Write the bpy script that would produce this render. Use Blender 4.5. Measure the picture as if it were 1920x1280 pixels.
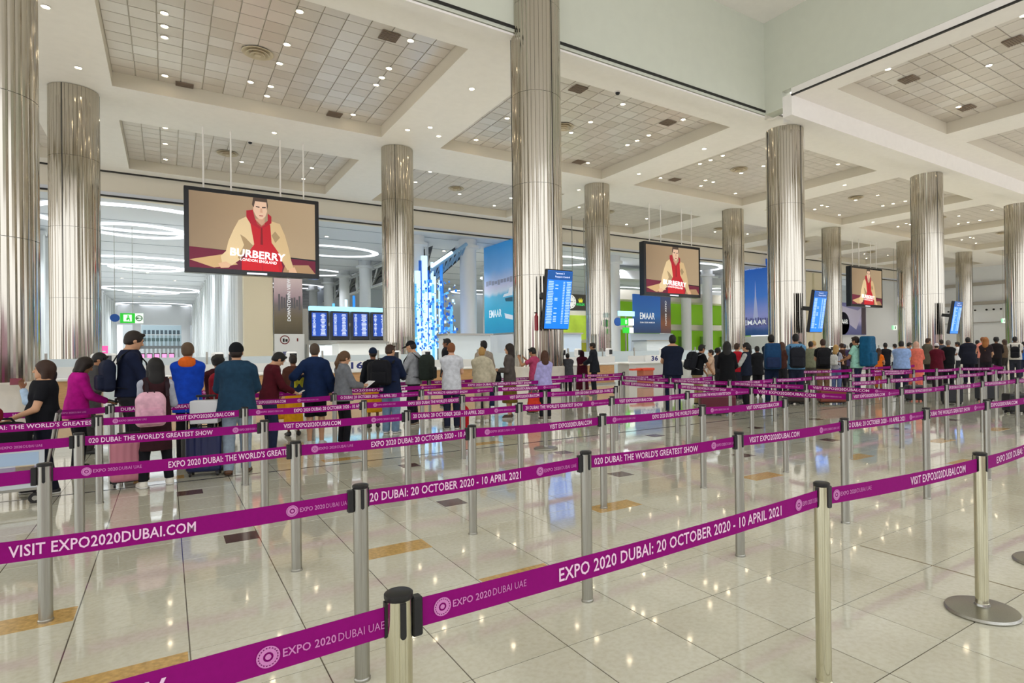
import bpy, math, random
import numpy as np
from mathutils import Matrix, Vector

for _o in list(bpy.data.objects): bpy.data.objects.remove(_o)
SC = bpy.context.scene
COL = SC.collection
rnd = random.Random(7)

# ------------------------------------------------------------------ camera
F_, CX_, CY_ = 1109.0, 1059.35, 652.9
YAW, PITCH, ROLL, EYE = .59234, .0030, -.01198, 1.70
s_, c_ = math.sin(YAW), math.cos(YAW)
sp_, cp_ = math.sin(PITCH), math.cos(PITCH)
sr_, cr_ = math.sin(ROLL), math.cos(ROLL)

def _w(D, L, V):
    D, V = D*cp_ - V*sp_, V*cp_ + D*sp_
    return Vector((D*s_ + L*c_, D*c_ - L*s_, V))

def ray(x, y):
    u, v = (x-CX_)/F_, (y-CY_)/F_
    u, v = u*cr_ + v*sr_, -u*sr_ + v*cr_
    return _w(1.0, u, -v)

def on_floor(x, y, z=0.0):
    r = ray(x, y); k = (z-EYE)/r.z
    return Vector((r.x*k, r.y*k, z))

def on_y(x, y, Y):
    r = ray(x, y); k = Y/r.y
    return Vector((r.x*k, Y, r.z*k+EYE))

def height_at(x, y, p):
    r = ray(x, y); d = p[0]*s_ + p[1]*c_
    return r.z*d/(r.x*s_ + r.y*c_) + EYE

cam = bpy.data.cameras.new('camera'); cam_o = bpy.data.objects.new('camera', cam); COL.objects.link(cam_o)
R_, U_, Fw = _w(0, cr_, sr_), _w(0, -sr_, cr_), _w(1, 0, 0)
cam_o.matrix_world = Matrix(((R_.x, U_.x, -Fw.x, 0), (R_.y, U_.y, -Fw.y, 0), (R_.z, U_.z, -Fw.z, EYE), (0, 0, 0, 1)))
cam.sensor_width = 36.0; cam.lens = 36*F_/1920
cam.shift_x = -(CX_-960)/1920; cam.shift_y = (CY_-640)/1920
cam.clip_start = .05; cam.clip_end = 600
SC.camera = cam_o

# ------------------------------------------------------------------ world, exposure
W = bpy.data.worlds.new('hall_fill'); SC.world = W; W.use_nodes = True  # even fill light added through the unbuilt sides of the hall
W.node_tree.nodes['Background'].inputs[0].default_value = (.96, .975, 1.0, 1)
W.node_tree.nodes['Background'].inputs[1].default_value = 1.75
SC.view_settings.view_transform = 'Standard'; SC.view_settings.look = 'None'
SC.view_settings.exposure = .2; SC.view_settings.gamma = 1.0
SC.view_settings.use_curve_mapping = False
SPOT_POWER = 800.0
EMK = .62                                  # one dimmer for all screens and lit signs

# ------------------------------------------------------------------ helpers
def srgb(h):
    h = h.lstrip('#'); o = []
    for i in (0, 2, 4):
        v = int(h[i:i+2], 16)/255
        o.append(v/12.92 if v <= .04045 else ((v+.055)/1.055)**2.4)
    return tuple(o) + (1,)

_M = {}
def mat(name, col='#808080', rough=.6, metal=0., emit=0., noise=0., nscale=20., spec=.5, alpha=1., bump=0., trans=0., stretch=None):
    if name in _M: return _M[name]
    m = bpy.data.materials.new(name); m.use_nodes = True; _M[name] = m
    nt = m.node_tree; b = nt.nodes['Principled BSDF']
    c = srgb(col) if isinstance(col, str) else tuple(col)
    b.inputs['Base Color'].default_value = c
    b.inputs['Roughness'].default_value = rough; b.inputs['Metallic'].default_value = metal
    b.inputs['Specular IOR Level'].default_value = spec
    if trans: b.inputs['Transmission Weight'].default_value = trans; b.inputs['IOR'].default_value = 1.1
    if alpha < 1: b.inputs['Alpha'].default_value = alpha
    if emit:
        b.inputs['Emission Color'].default_value = c; b.inputs['Emission Strength'].default_value = emit*EMK
    if noise or bump:
        tc = nt.nodes.new('ShaderNodeTexCoord'); n = nt.nodes.new('ShaderNodeTexNoise')
        n.inputs['Scale'].default_value = nscale; n.inputs['Detail'].default_value = 4
        src = tc.outputs['Object']
        if stretch:
            mp = nt.nodes.new('ShaderNodeMapping'); mp.inputs['Scale'].default_value = stretch
            nt.links.new(src, mp.inputs[0]); src = mp.outputs[0]
        nt.links.new(src, n.inputs['Vector'])
        if noise:
            r = nt.nodes.new('ShaderNodeValToRGB')
            r.color_ramp.elements[0].position = .3; r.color_ramp.elements[1].position = .7
            r.color_ramp.elements[0].color = tuple(max(0, v*(1-noise)) for v in c[:3]) + (1,)
            r.color_ramp.elements[1].color = tuple(min(1, v*(1+noise*.7)) for v in c[:3]) + (1,)
            nt.links.new(n.outputs['Fac'], r.inputs[0]); nt.links.new(r.outputs[0], b.inputs['Base Color'])
        if bump:
            bp = nt.nodes.new('ShaderNodeBump'); bp.inputs['Strength'].default_value = bump; bp.inputs['Distance'].default_value = .01
            nt.links.new(n.outputs['Fac'], bp.inputs['Height']); nt.links.new(bp.outputs[0], b.inputs['Normal'])
    return m

def cloth(col, rough=.85): return mat('cloth_'+col, col, rough, noise=.18, nscale=14, spec=.2, bump=.25)

def link(o, parent=None):
    COL.objects.link(o)
    if parent is not None: o.parent = parent
    return o

def tag(o, label=None, cat=None, group=None, kind=None):
    if label: o['label'] = label
    if cat: o['category'] = cat
    if group: o['group'] = group
    if kind: o['kind'] = kind
    return o

def empty(name, loc=(0, 0, 0), rz=0., label=None, cat=None, group=None, parent=None):
    o = bpy.data.objects.new(name, None); o.empty_display_size = .1
    o.location = loc; o.rotation_euler = (0, 0, rz); link(o, parent)
    return tag(o, label, cat, group)

def inst(name, mesh, parent=None, loc=(0, 0, 0), rz=0., scale=None):
    o = bpy.data.objects.new(name, mesh); o.location = loc; o.rotation_euler = (0, 0, rz)
    if scale: o.scale = scale
    return link(o, parent)

def copy_tree(o, parent=None):
    kids = list(o.children)
    c = o.copy(); COL.objects.link(c)
    c.parent = parent
    for k in kids: copy_tree(k, c)
    return c

class MB:
    def __init__(s): s.v = []; s.f = []; s.m = []; s.mats = []
    def mi(s, m):
        if m is None: return 0
        if m not in s.mats: s.mats.append(m)
        return s.mats.index(m)
    def add(s, vs, fs, m=None):
        b = len(s.v); s.v += [tuple(v) for v in vs]; k = s.mi(m)
        for f in fs: s.f.append(tuple(b+i for i in f)); s.m.append(k)
        return s
    def box(s, cx, cy, cz, sx, sy, sz, m=None, rz=0., bev=0.):
        x, y, z = sx/2, sy/2, sz/2
        if bev:
            b = min(bev, x*.9, y*.9, z*.9); vs = []; 
            pr = [(-x+b, -y), (x-b, -y), (x, -y+b), (x, y-b), (x-b, y), (-x+b, y), (-x, y-b), (-x, -y+b)]
            pi = [(-x+b*1.3, -y+b), (x-b*1.3, -y+b), (x-b, -y+b*1.3), (x-b, y-b*1.3), (x-b*1.3, y-b), (-x+b*1.3, y-b), (-x+b, y-b*1.3), (-x+b, -y+b*1.3)]
            for pl, zz in ((pi, -z), (pr, -z+b), (pr, z-b), (pi, z)): vs += [(p[0], p[1], zz) for p in pl]
            fs = [tuple(range(7, -1, -1)), tuple(range(24, 32))]
            for r in range(3):
                for i in range(8): j = (i+1) % 8; fs.append((r*8+i, r*8+j, r*8+8+j, r*8+8+i))
        else:
            vs = [(-x, -y, -z), (x, -y, -z), (x, y, -z), (-x, y, -z), (-x, -y, z), (x, -y, z), (x, y, z), (-x, y, z)]
            fs = [(0, 3, 2, 1), (4, 5, 6, 7), (0, 1, 5, 4), (1, 2, 6, 5), (2, 3, 7, 6), (3, 0, 4, 7)]
        ca, sa = math.cos(rz), math.sin(rz)
        return s.add([(cx+v[0]*ca-v[1]*sa, cy+v[0]*sa+v[1]*ca, cz+v[2]) for v in vs], fs, m)
    def cyl(s, p0, p1, r0, r1=None, n=16, m=None, caps=True):
        r1 = r0 if r1 is None else r1
        p0, p1 = Vector(p0), Vector(p1); d = (p1-p0).normalized()
        a = d.orthogonal().normalized(); b = d.cross(a); vs = []; fs = []
        for p, r in ((p0, r0), (p1, r1)):
            for i in range(n):
                t = 2*math.pi*i/n; vs.append(p + a*(r*math.cos(t)) + b*(r*math.sin(t)))
        for i in range(n): j = (i+1) % n; fs.append((i, j, n+j, n+i))
        if caps: fs += [tuple(range(n-1, -1, -1)), tuple(range(n, 2*n))]
        return s.add(vs, fs, m)
    def lathe(s, prof, n=24, c=(0, 0, 0), m=None, axis='z'):
        vs = []; fs = []
        for r, h in prof:
            for i in range(n):
                t = 2*math.pi*i/n
                p = (r*math.cos(t), r*math.sin(t), h)
                if axis == 'y': p = (p[0], -p[2], p[1])
                vs.append((c[0]+p[0], c[1]+p[1], c[2]+p[2]))
        for k in range(len(prof)-1):
            for i in range(n): j = (i+1) % n; fs.append((k*n+i, k*n+j, k*n+n+j, k*n+n+i))
        if prof[0][0] > 1e-6: fs.append(tuple(range(n-1, -1, -1)))
        if prof[-1][0] > 1e-6: fs.append(tuple(range((len(prof)-1)*n, len(prof)*n)))
        return s.add(vs, fs, m)
    def tube(s, pts, r, n=8, m=None):
        pts = [Vector(p) for p in pts]; vs = []; fs = []; a = None
        for i, p in enumerate(pts):
            d = (pts[min(i+1, len(pts)-1)] - pts[max(i-1, 0)]).normalized()
            a = d.orthogonal().normalized() if a is None else (a - d*a.dot(d)).normalized()
            b = d.cross(a)
            for k in range(n):
                t = 2*math.pi*k/n; vs.append(p + a*(r*math.cos(t)) + b*(r*math.sin(t)))
        for i in range(len(pts)-1):
            for k in range(n): j = (k+1) % n; fs.append((i*n+k, i*n+j, i*n+n+j, i*n+n+k))
        fs += [tuple(range(n-1, -1, -1)), tuple(range((len(pts)-1)*n, len(pts)*n))]
        return s.add(vs, fs, m)
    def ribbon(s, pts, wid, th, side, m=None):
        # flat strap following pts, wid along the vector side
        pts = [Vector(p) for p in pts]; side = Vector(side).normalized(); vs = []; fs = []
        for i, p in enumerate(pts):
            d = (pts[min(i+1, len(pts)-1)] - pts[max(i-1, 0)]).normalized(); nn = d.cross(side).normalized()
            for a, b in ((-1, -1), (1, -1), (1, 1), (-1, 1)): vs.append(p + side*(a*wid/2) + nn*(b*th/2))
        for i in range(len(pts)-1):
            for k in range(4): j = (k+1) % 4; fs.append((i*4+k, i*4+j, i*4+4+j, i*4+4+k))
        fs += [(3, 2, 1, 0), tuple(range(len(pts)*4-4, len(pts)*4))]
        return s.add(vs, fs, m)
    def quad(s, a, b, c, d, m=None): return s.add([a, b, c, d], [(0, 1, 2, 3)], m)
    def poly(s, pts, m=None): return s.add(pts, [tuple(range(len(pts)))], m)
    def mesh(s, name, m=None, smooth=None):
        me = bpy.data.meshes.new(name); me.from_pydata(s.v, [], s.f)
        ms = s.mats if s.mats else [m]
        for x in ms: me.materials.append(x)
        if len(ms) > 1: me.polygons.foreach_set('material_index', s.m)
        if smooth is not None:
            me.polygons.foreach_set('use_smooth', [True]*len(me.polygons))
            me.set_sharp_from_angle(angle=math.radians(smooth))
        me.update(); return me
    def build(s, name, m=None, parent=None, loc=(0, 0, 0), rz=0., smooth=None):
        return inst(name, s.mesh(name, m, smooth), parent, loc, rz)

_T = {}
def text_mesh(body, bold=.0, m=None, res=2):
    """lettering as a mesh in its own xy plane, returns (mesh, width, height)"""
    key = (body, bold, m.name if m else '')
    if key in _T: return _T[key]
    cu = bpy.data.curves.new('lettering', 'FONT'); cu.body = body; cu.size = 1.0; cu.offset = bold; cu.resolution_u = res
    cu.space_character = 1.03
    o = bpy.data.objects.new('lettering', cu); COL.objects.link(o)
    dg = bpy.context.evaluated_depsgraph_get(); me = bpy.data.meshes.new_from_object(o.evaluated_get(dg))
    bpy.data.objects.remove(o); bpy.data.curves.remove(cu)
    n = len(me.vertices); co = np.empty(n*3); me.vertices.foreach_get('co', co); co = co.reshape(-1, 3)
    lo, hi = co.min(0), co.max(0); co -= lo; co[:, 2] = 0
    me.vertices.foreach_set('co', co.ravel()); me.materials.clear()
    if m: me.materials.append(m)
    me.update(); _T[key] = (me, float(hi[0]-lo[0]), float(hi[1]-lo[1])); return _T[key]

def letters(body, m, parent, origin, right, up, w=None, h=None, bold=.012, name='lettering', res=2):
    """put lettering with its lower left corner at origin (parent space), running along right"""
    me, tw, th = text_mesh(body, bold, m, res)
    sx = (w/tw) if w else (h/th); sy = (h/th) if h else sx
    R = Vector(right).normalized(); U = Vector(up); U = (U - R*R.dot(U)).normalized(); N = R.cross(U)
    o = bpy.data.objects.new(name, me); link(o, parent)
    o.matrix_local = Matrix(((R.x*sx, U.x*sy, N.x, origin[0]), (R.y*sx, U.y*sy, N.y, origin[1]), (R.z*sx, U.z*sy, N.z, origin[2]), (0, 0, 0, 1)))
    return o

ORD = ['first', 'second', 'third', 'fourth', 'fifth', 'sixth', 'seventh', 'eighth', 'ninth', 'tenth', 'eleventh', 'twelfth', 'thirteenth', 'fourteenth', 'fifteenth', 'sixteenth', 'seventeenth', 'eighteenth', 'nineteenth', 'twentieth']
def struct(o): o['kind'] = 'structure'; return o
# ------------------------------------------------------------------ materials of the room
M_WHITE = mat('white_paint', '#f8f3ef', .55, noise=.02, nscale=3)
M_SAGE = mat('pale_sage_paint', '#d4d7c9', .6, noise=.02, nscale=2)
M_SOFFIT = mat('coffer_edge_paint', '#e0d8c8', .5)
M_BLACK = mat('black_gasket', '#15130f', .5)
M_STEEL = mat('brushed_steel', '#a9a8a0', .3, 1., noise=.1, nscale=6, stretch=(40, 40, 1))
M_POLISH = mat('polished_steel', '#c0baae', .11, 1., noise=.05, nscale=3, stretch=(12, 12, .4))
M_BRASS = mat('warm_polished_steel', '#c8c4ac', .12, 1., noise=.08, nscale=4, stretch=(30, 30, 1))
M_PLASTIC = mat('black_plastic', '#121214', .4)
M_STONE = mat('cream_marble', '#d2cbc0', .12, noise=.07, nscale=4)
M_LAMP = mat('lamp_lens', '#fff6e4', .3, emit=14.)
M_COVE = mat('cove_light', '#f4f8ff', .4, emit=2.6)

def floor_mat(name, joints):
    m = bpy.data.materials.new(name); m.use_nodes = True; nt = m.node_tree; b = nt.nodes['Principled BSDF']
    N = nt.nodes.new; L = nt.links.new
    g = N('ShaderNodeNewGeometry'); n1 = N('ShaderNodeTexNoise'); n1.inputs['Scale'].default_value = 1.3; n1.inputs['Detail'].default_value = 6
    L(g.outputs['Position'], n1.inputs['Vector'])
    r = N('ShaderNodeValToRGB'); e = r.color_ramp.elements
    e[0].position = .32; e[0].color = srgb('#cfcdbb'); e[1].position = .7; e[1].color = srgb('#dcdccb')
    L(n1.outputs['Fac'], r.inputs[0]); out = r.outputs[0]
    n2 = N('ShaderNodeTexNoise'); n2.inputs['Scale'].default_value = 30; n2.inputs['Detail'].default_value = 5
    L(g.outputs['Position'], n2.inputs['Vector'])
    r2 = N('ShaderNodeValToRGB'); r2.color_ramp.elements[0].position = .3; r2.color_ramp.elements[0].color = (.9, .88, .83, 1); r2.color_ramp.elements[1].position = .6; r2.color_ramp.elements[1].color = (1, 1, 1, 1)
    L(n2.outputs['Fac'], r2.inputs[0])
    mx = N('ShaderNodeMix'); mx.data_type = 'RGBA'; mx.blend_type = 'MULTIPLY'; mx.inputs[0].default_value = 1
    L(out, mx.inputs[6]); L(r2.outputs[0], mx.inputs[7]); out = mx.outputs[2]
    if joints:
        sp = N('ShaderNodeSeparateXYZ'); L(g.outputs['Position'], sp.inputs[0]); fs = []
        for ax, o0 in ((0, TX0), (1, TY0)):
            a = N('ShaderNodeMath'); a.operation = 'SUBTRACT'; L(sp.outputs[ax], a.inputs[0]); a.inputs[1].default_value = o0
            d = N('ShaderNodeMath'); d.operation = 'DIVIDE'; L(a.outputs[0], d.inputs[0]); d.inputs[1].default_value = TS
            f = N('ShaderNodeMath'); f.operation = 'PINGPONG'; L(d.outputs[0], f.inputs[0]); f.inputs[1].default_value = .5
            q = N('ShaderNodeMath'); q.operation = 'LESS_THAN'; L(f.outputs[0], q.inputs[0]); q.inputs[1].default_value = .0055
            fs.append(q.outputs[0])
        mxx = N('ShaderNodeMath'); mxx.operation = 'MAXIMUM'; L(fs[0], mxx.inputs[0]); L(fs[1], mxx.inputs[1])
        mj = N('ShaderNodeMix'); mj.data_type = 'RGBA'; L(mxx.outputs[0], mj.inputs[0]); L(out, mj.inputs[6]); mj.inputs[7].default_value = srgb('#5a5445'); out = mj.outputs[2]
    else:
        oi = N('ShaderNodeObjectInfo'); r3 = N('ShaderNodeValToRGB'); r3.color_ramp.elements[0].color = (.93, .92, .9, 1); r3.color_ramp.elements[1].color = (1, 1, 1, 1)
        L(oi.outputs['Random'], r3.inputs[0])
        mt = N('ShaderNodeMix'); mt.data_type = 'RGBA'; mt.blend_type = 'MULTIPLY'; mt.inputs[0].default_value = 1
        L(out, mt.inputs[6]); L(r3.outputs[0], mt.inputs[7]); out = mt.outputs[2]
    L(out, b.inputs['Base Color']); b.inputs['Roughness'].default_value = .06; b.inputs['Specular IOR Level'].default_value = .5
    b.inputs['Coat Weight'].default_value = .35; b.inputs['Coat Roughness'].default_value = .03
    return m

# ------------------------------------------------------------------ floor
TX0, TY0, TS = .6972, 2.2265, .6015
M_FLOOR = floor_mat('polished_floor_field', True); M_TILE = floor_mat('polished_floor_tile', False)
floor = struct(MB().quad((-40, -12, -.0025), (112, -12, -.0025), (112, 262, -.0025), (-40, 262, -.0025)).build('floor', M_FLOOR))
tb = MB(); h = TS/2-.003
tb.add([(-h, -h, -.006), (h, -h, -.006), (h, h, -.006), (-h, h, -.006), (-h+.0015, -h+.0015, 0), (h-.0015, -h+.0015, 0), (h-.0015, h-.0015, 0), (-h+.0015, h-.0015, 0)],
       [(4, 5, 6, 7), (0, 1, 5, 4), (1, 2, 6, 5), (2, 3, 7, 6), (3, 0, 4, 7)])
tile_me = tb.mesh('floor_tile', M_TILE); nt_ = 0
cand = []
for i in range(-14, 30):
    for j in range(-6, 26):
        X, Y = TX0+(i+.5)*TS, TY0+(j+.5)*TS
        D = X*s_+Y*c_; L = X*c_-Y*s_
        if D < 1.9 or not (-1.06*D-.5 < L < .88*D+.5): continue
        cand.append((D, X, Y))
cand.sort()
for D, X, Y in cand[:298]: inst('floor_tile', tile_me, floor, (X, Y, 0))
M_BROWN = mat('brown_granite', '#5d4136', .12, noise=.3, nscale=60)
M_TAN = mat('golden_marble', '#c6a05c', .12, noise=.3, nscale=30)
br = MB().box(0, 0, -.0028, .27, .28, .0066).mesh('stone_inlay', M_BROWN)
ta = MB().box(0, 0, -.0028, .57, .27, .0066).mesh('stone_inlay', M_TAN)
for X, Y in [(.56, 6.26), (2.65, 6.26), (5.12, 6.29), (7.58, 6.22), (10.05, 6.3), (12.5, 6.3), (.22, 8.65), (3.0, 8.68), (5.45, 8.2), (7.96, 8.69), (10.4, 8.2), (12.7, 8.3), (14.9, 6.3)]:
    inst('stone_inlay', br, floor, (X, Y, 0))
for X, Y in [(-.8, 5.07), (1.62, 5.07), (4.02, 5.05), (6.53, 5.06), (8.83, 5.08), (11.5, 5.05), (13.9, 5.05), (-.2, 3.9), (2.2, 3.9), (4.65, 3.9), (7.2, 3.9), (9.6, 3.9), (2.3, 9.85), (4.9, 9.9), (7.2, 7.4), (9.7, 7.4), (-.1, 9.85), (4.7, 7.4)]:
    inst('stone_inlay', ta, floor, (X, Y, 0))
MB().box(42, 9.45, -.0018, 130, .05, .0045).build('floor_strip', mat('dark_floor_strip', '#2a2c33', .25), floor)
MB().box(4.9, .2, -.0018, .012, 5.2, .0045).build('floor_strip', mat('bronze_floor_strip', '#8a7a55', .3, .6), floor)

# ------------------------------------------------------------------ hall ceiling with coffers
ZC, ZT = 13.85, 14.5
COF = []                                  # x0, x1, y0, y1
for i, (a, b) in enumerate([(-16.9, -5.4), (-1.95, 10.15), (13.65, 25.8), (28.75, 40.9), (43.8, 55.9), (58.8, 70.9), (73.8, 85.9), (88.8, 100.9)]):
    COF += [(a, b, 21.8, 33.4), (a, b, 38.1, 47.7)]
RCOF = [(26.3, 37.3, 3.2, 15.85), (39.8, 51.5, 3.2, 15.85), (54, 66, 3.2, 15.85), (68.5, 80.5, 3.2, 15.85), (83, 95, 3.2, 15.85)]
def slab(x0, x1, y0, y1, holes, z):
    xs = sorted({x0, x1} | {v for h in holes for v in h[:2]}); ys = sorted({y0, y1} | {v for h in holes for v in h[2:]})
    b = MB()
    for i in range(len(xs)-1):
        for j in range(len(ys)-1):
            mx, my = (xs[i]+xs[i+1])/2, (ys[j]+ys[j+1])/2
            if any(h[0] < mx < h[1] and h[2] < my < h[3] for h in holes): continue
            b.quad((xs[i], ys[j], z), (xs[i], ys[j+1], z), (xs[i+1], ys[j+1], z), (xs[i+1], ys[j], z), M_WHITE)
    b.quad((x0, y0, z+1), (x0, y1, z+1), (x1, y1, z+1), (x1, y0, z+1), M_WHITE)
    for A, B in (((x0, y0), (x1, y0)), ((x1, y0), (x1, y1)), ((x1, y1), (x0, y1)), ((x0, y1), (x0, y0))):
        b.quad((A[0], A[1], z), (B[0], B[1], z), (B[0], B[1], z+1), (A[0], A[1], z+1), M_WHITE)
    return b
ceiling = struct(slab(-40, 105, 19.3, 49, COF, ZC).build('ceiling'))
slab(25.0, 105, -12, 17.4, RCOF, ZC).build('side_ceiling', parent=ceiling)
MB().box(-7.3, 3.6, 18.15, 66.2, 32, .4).build('raised_ceiling', M_WHITE, ceiling)

def tile_mat():
    m = bpy.data.materials.new('pearl_ceiling_tile'); m.use_nodes = True; nt = m.node_tree; b = nt.nodes['Principled BSDF']
    oi = nt.nodes.new('ShaderNodeObjectInfo'); r = nt.nodes.new('ShaderNodeValToRGB'); e = r.color_ramp.elements
    e[0].position = 0; e[0].color = srgb('#d0c7be'); e[1].position = 1; e[1].color = srgb('#e2dcd8')
    x = e.new(.25); x.color = srgb('#d7cec7'); x = e.new(.6); x.color = srgb('#dbd3cd')
    nt.links.new(oi.outputs['Random'], r.inputs[0]); nt.links.new(r.outputs[0], b.inputs['Base Color'])
    b.inputs['Roughness'].default_value = .32; b.inputs['Specular IOR Level'].default_value = .6; b.inputs['Metallic'].default_value = .25
    return m
M_CT = tile_mat()
M_CTF = mat('pearl_ceiling_field', '#d9d1ca', .4, noise=.06, nscale=.9)
M_GRID = mat('ceiling_grid_bar', '#ece5da', .5)
def coffer(x0, x1, y0, y1, nx, ny, single):
    c = MB(); zt = ZT
    O = [(x0, y0), (x1, y0), (x1, y1), (x0, y1)]
    for i in range(4):
        A, B = O[i], O[(i+1) % 4]; c.quad((*A, ZC), (*A, zt+.06), (*B, zt+.06), (*B, ZC), M_SOFFIT)
    c.quad((*O[0], zt+.05), (*O[3], zt+.05), (*O[2], zt+.05), (*O[1], zt+.05), M_GRID)
    o = c.build('coffer', parent=ceiling)
    dx, dy = (x1-x0)/nx, (y1-y0)/ny; g = .022
    hx, hy = dx/2-g, dy/2-g
    V = [(-hx, -hy, 0), (hx, -hy, 0), (hx, hy, 0), (-hx, hy, 0)]; T = [(v[0]*1.02, v[1]*1.02, .035) for v in V]
    FS = [(3, 2, 1, 0), (0, 1, 5, 4), (1, 2, 6, 5), (2, 3, 7, 6), (3, 0, 4, 7)]
    if single:
        me = MB().add(V+T, FS).mesh('ceiling_tile', M_CT)
        for i in range(nx):
            for j in range(ny): inst('ceiling_tile', me, o, (x0+(i+.5)*dx, y0+(j+.5)*dy, zt))
    else:
        b = MB()
        for i in range(nx):
            for j in range(ny):
                cx, cy = x0+(i+.5)*dx, y0+(j+.5)*dy
                b.add([(v[0]+cx, v[1]+cy, v[2]+zt) for v in V+T], FS)
        tag(b.build('tile_field', M_CTF, o), kind='stuff')
    return o
for n, c in enumerate(COF): coffer(*c, 14, 14 if c[2] < 30 else 11, n in (2, 3, 4))
for n, c in enumerate(RCOF): coffer(*c, 13, 15, n == 0)

# fascias of the raised bay, beam, black shadow gaps
wb = MB(); wb.box(-7.5, 19.1, 15.75, 65, .4, 4.8, M_SAGE); struct(wb.build('wall_upper_back'))
wr = MB(); wr.box(25.17, 2.8, 16.12, .4, 30.2, 3.9, M_SAGE); wr.box(25.3, 18.4, 15.72, .66, 1.0, 4.7, M_SAGE); struct(wr.build('wall_upper_right'))
bm_ = MB(); bm_.box(65.02, 17.65, 13.4, 80.0, .5, 1.02, M_WHITE); bm_.box(65.32, 18.1, 13.4, 79.4, .4, 1.02, M_WHITE); struct(bm_.build('trim_1'))
t = MB(); t.box(-7.5, 18.88, 13.52, 65, .06, .1, M_BLACK); t.box(-7.5, 19.18, 13.28, 65, .5, .08, M_WHITE); t.box(-7.5, 19.5, 13.62, 65, .12, .05, M_SOFFIT); struct(t.build('trim_2'))
t = MB(); t.box(25.02, 2.9, ZC-.02, .1, 29, .06, M_BLACK); struct(t.build('trim_3'))
t = MB(); t.box(65, 19.25, ZC-.02, 79, .07, .06, mat('grey_gap', '#6f675c', .6)); struct(t.build('trim_4'))
t = MB(); t.box(32, 48.95, ZC-.03, 146, .16, .1, M_BLACK); struct(t.build('trim_5'))

# ------------------------------------------------------------------ columns
def column_me(n, z0, z1, R, name, m):
    v = []; f = []; k = 5
    for z in (z0, z1):
        for i in range(n):
            for q, dr in enumerate((-.014, 0., .010, .010, 0.)):
                a = 2*math.pi*(i + (.0, .06, .36, .70, .99)[q])/n
                v.append(((R+dr)*math.cos(a), (R+dr)*math.sin(a), z))
    m_ = n*k
    for i in range(m_): j = (i+1) % m_; f.append((i, j, m_+j, m_+i))
    b = MB(); b.add(v, f); return b.mesh(name, m)
R_COL = .915
sec_me = column_me(38, 0, 3.38, R_COL, 'cladding_section', M_POLISH)
pl_me = MB().lathe([(R_COL+.06, 0), (R_COL+.06, .06), (R_COL+.05, .08), (R_COL+.05, 1.08), (R_COL+.02, 1.12), (0, 1.12)], 48).mesh('plinth', M_STONE, 30)
ring_me = MB().lathe([(R_COL-.004, 0), (R_COL-.004, .016)], 48).mesh('joint_ring', M_STEEL)
seam_me = MB().box(0, 0, 0, .03, .03, 1, M_BLACK).mesh('seam', M_BLACK)
def column(x, y, h, label):
    o = empty('steel_column', (x, y, 0), rnd.random(), label, 'column', 'mirror steel columns in two rows')
    inst('plinth', pl_me, o)
    z = 1.12; n = max(3, round((h-1.12)/3.4)); hh = (h-1.12)/n
    for i in range(n):
        inst('cladding_section', sec_me, o, (0, 0, z), 0, (1, 1, (hh-.014)/3.38))
        z += hh
        if i < n-1: inst('joint_ring', ring_me, o, (0, 0, z-.022))
    for a in (0, math.pi*2/3, math.pi*4/3): inst('seam', seam_me, o, ((R_COL+.006)*math.cos(a), (R_COL+.006)*math.sin(a), (h+1.12)/2), a, (1, 1, h-1.14))
    return o
for i in range(-1, 6):
    x = 11.55+15*i
    column(x, 18.91, 17.7 if i < 1 else 12.88,
        'polished ribbed steel column, ' + ('cut by the left edge of the photo', 'tallest one near the middle, with a blue screen hung on it', 'under the corner of the raised bay', 'with a blue screen, second to the right of the raised bay corner', 'at the right edge of the photo', 'far off to the right in the front row', 'farthest right in the front row')[i+1])
    column(x, 34.95, ZC, 'polished ribbed steel column in the rear row, ' + ('left of the largest advert screen', 'right of the flight boards', 'left of the middle advert screen', 'right of the middle advert screen', 'left of the far advert screen', 'right of the far advert screen', 'farthest one, before the end wall')[i+1])

# ------------------------------------------------------------------ downlights, diffusers, grilles, cameras
dl_me = MB()
dl_me.lathe([(.075, .01), (.14, 0), (.16, -.02), (.13, -.035), (.11, -.012)], 20, m=mat('lamp_trim', '#f2eee6', .4))
dl_me.lathe([(.0, -.014), (.11, -.014)], 20, m=M_LAMP)
dl_me = dl_me.mesh('downlight', None, 40)
spot = bpy.data.lights.new('downlight_beam', 'SPOT'); spot.energy = SPOT_POWER; spot.spot_size = math.radians(96); spot.spot_blend = .6
spot.shadow_soft_size = .07; spot.color = (1, .975, .95)
NL = {}
def downlight(x, y, z, where, lit=True):
    NL[where] = NL.get(where, 0)+1
    o = inst('downlight', dl_me, None, (x, y, z-.0))
    tag(o, 'small lit recessed downlight, %s of those %s' % (ORD[NL[where]-1] if NL[where] <= 20 else 'one', where), 'downlight', 'downlights %s' % where)
    if lit: 
        l = bpy.data.objects.new('beam', spot); l.location = (0, 0, -.06); link(l, o)
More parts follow.
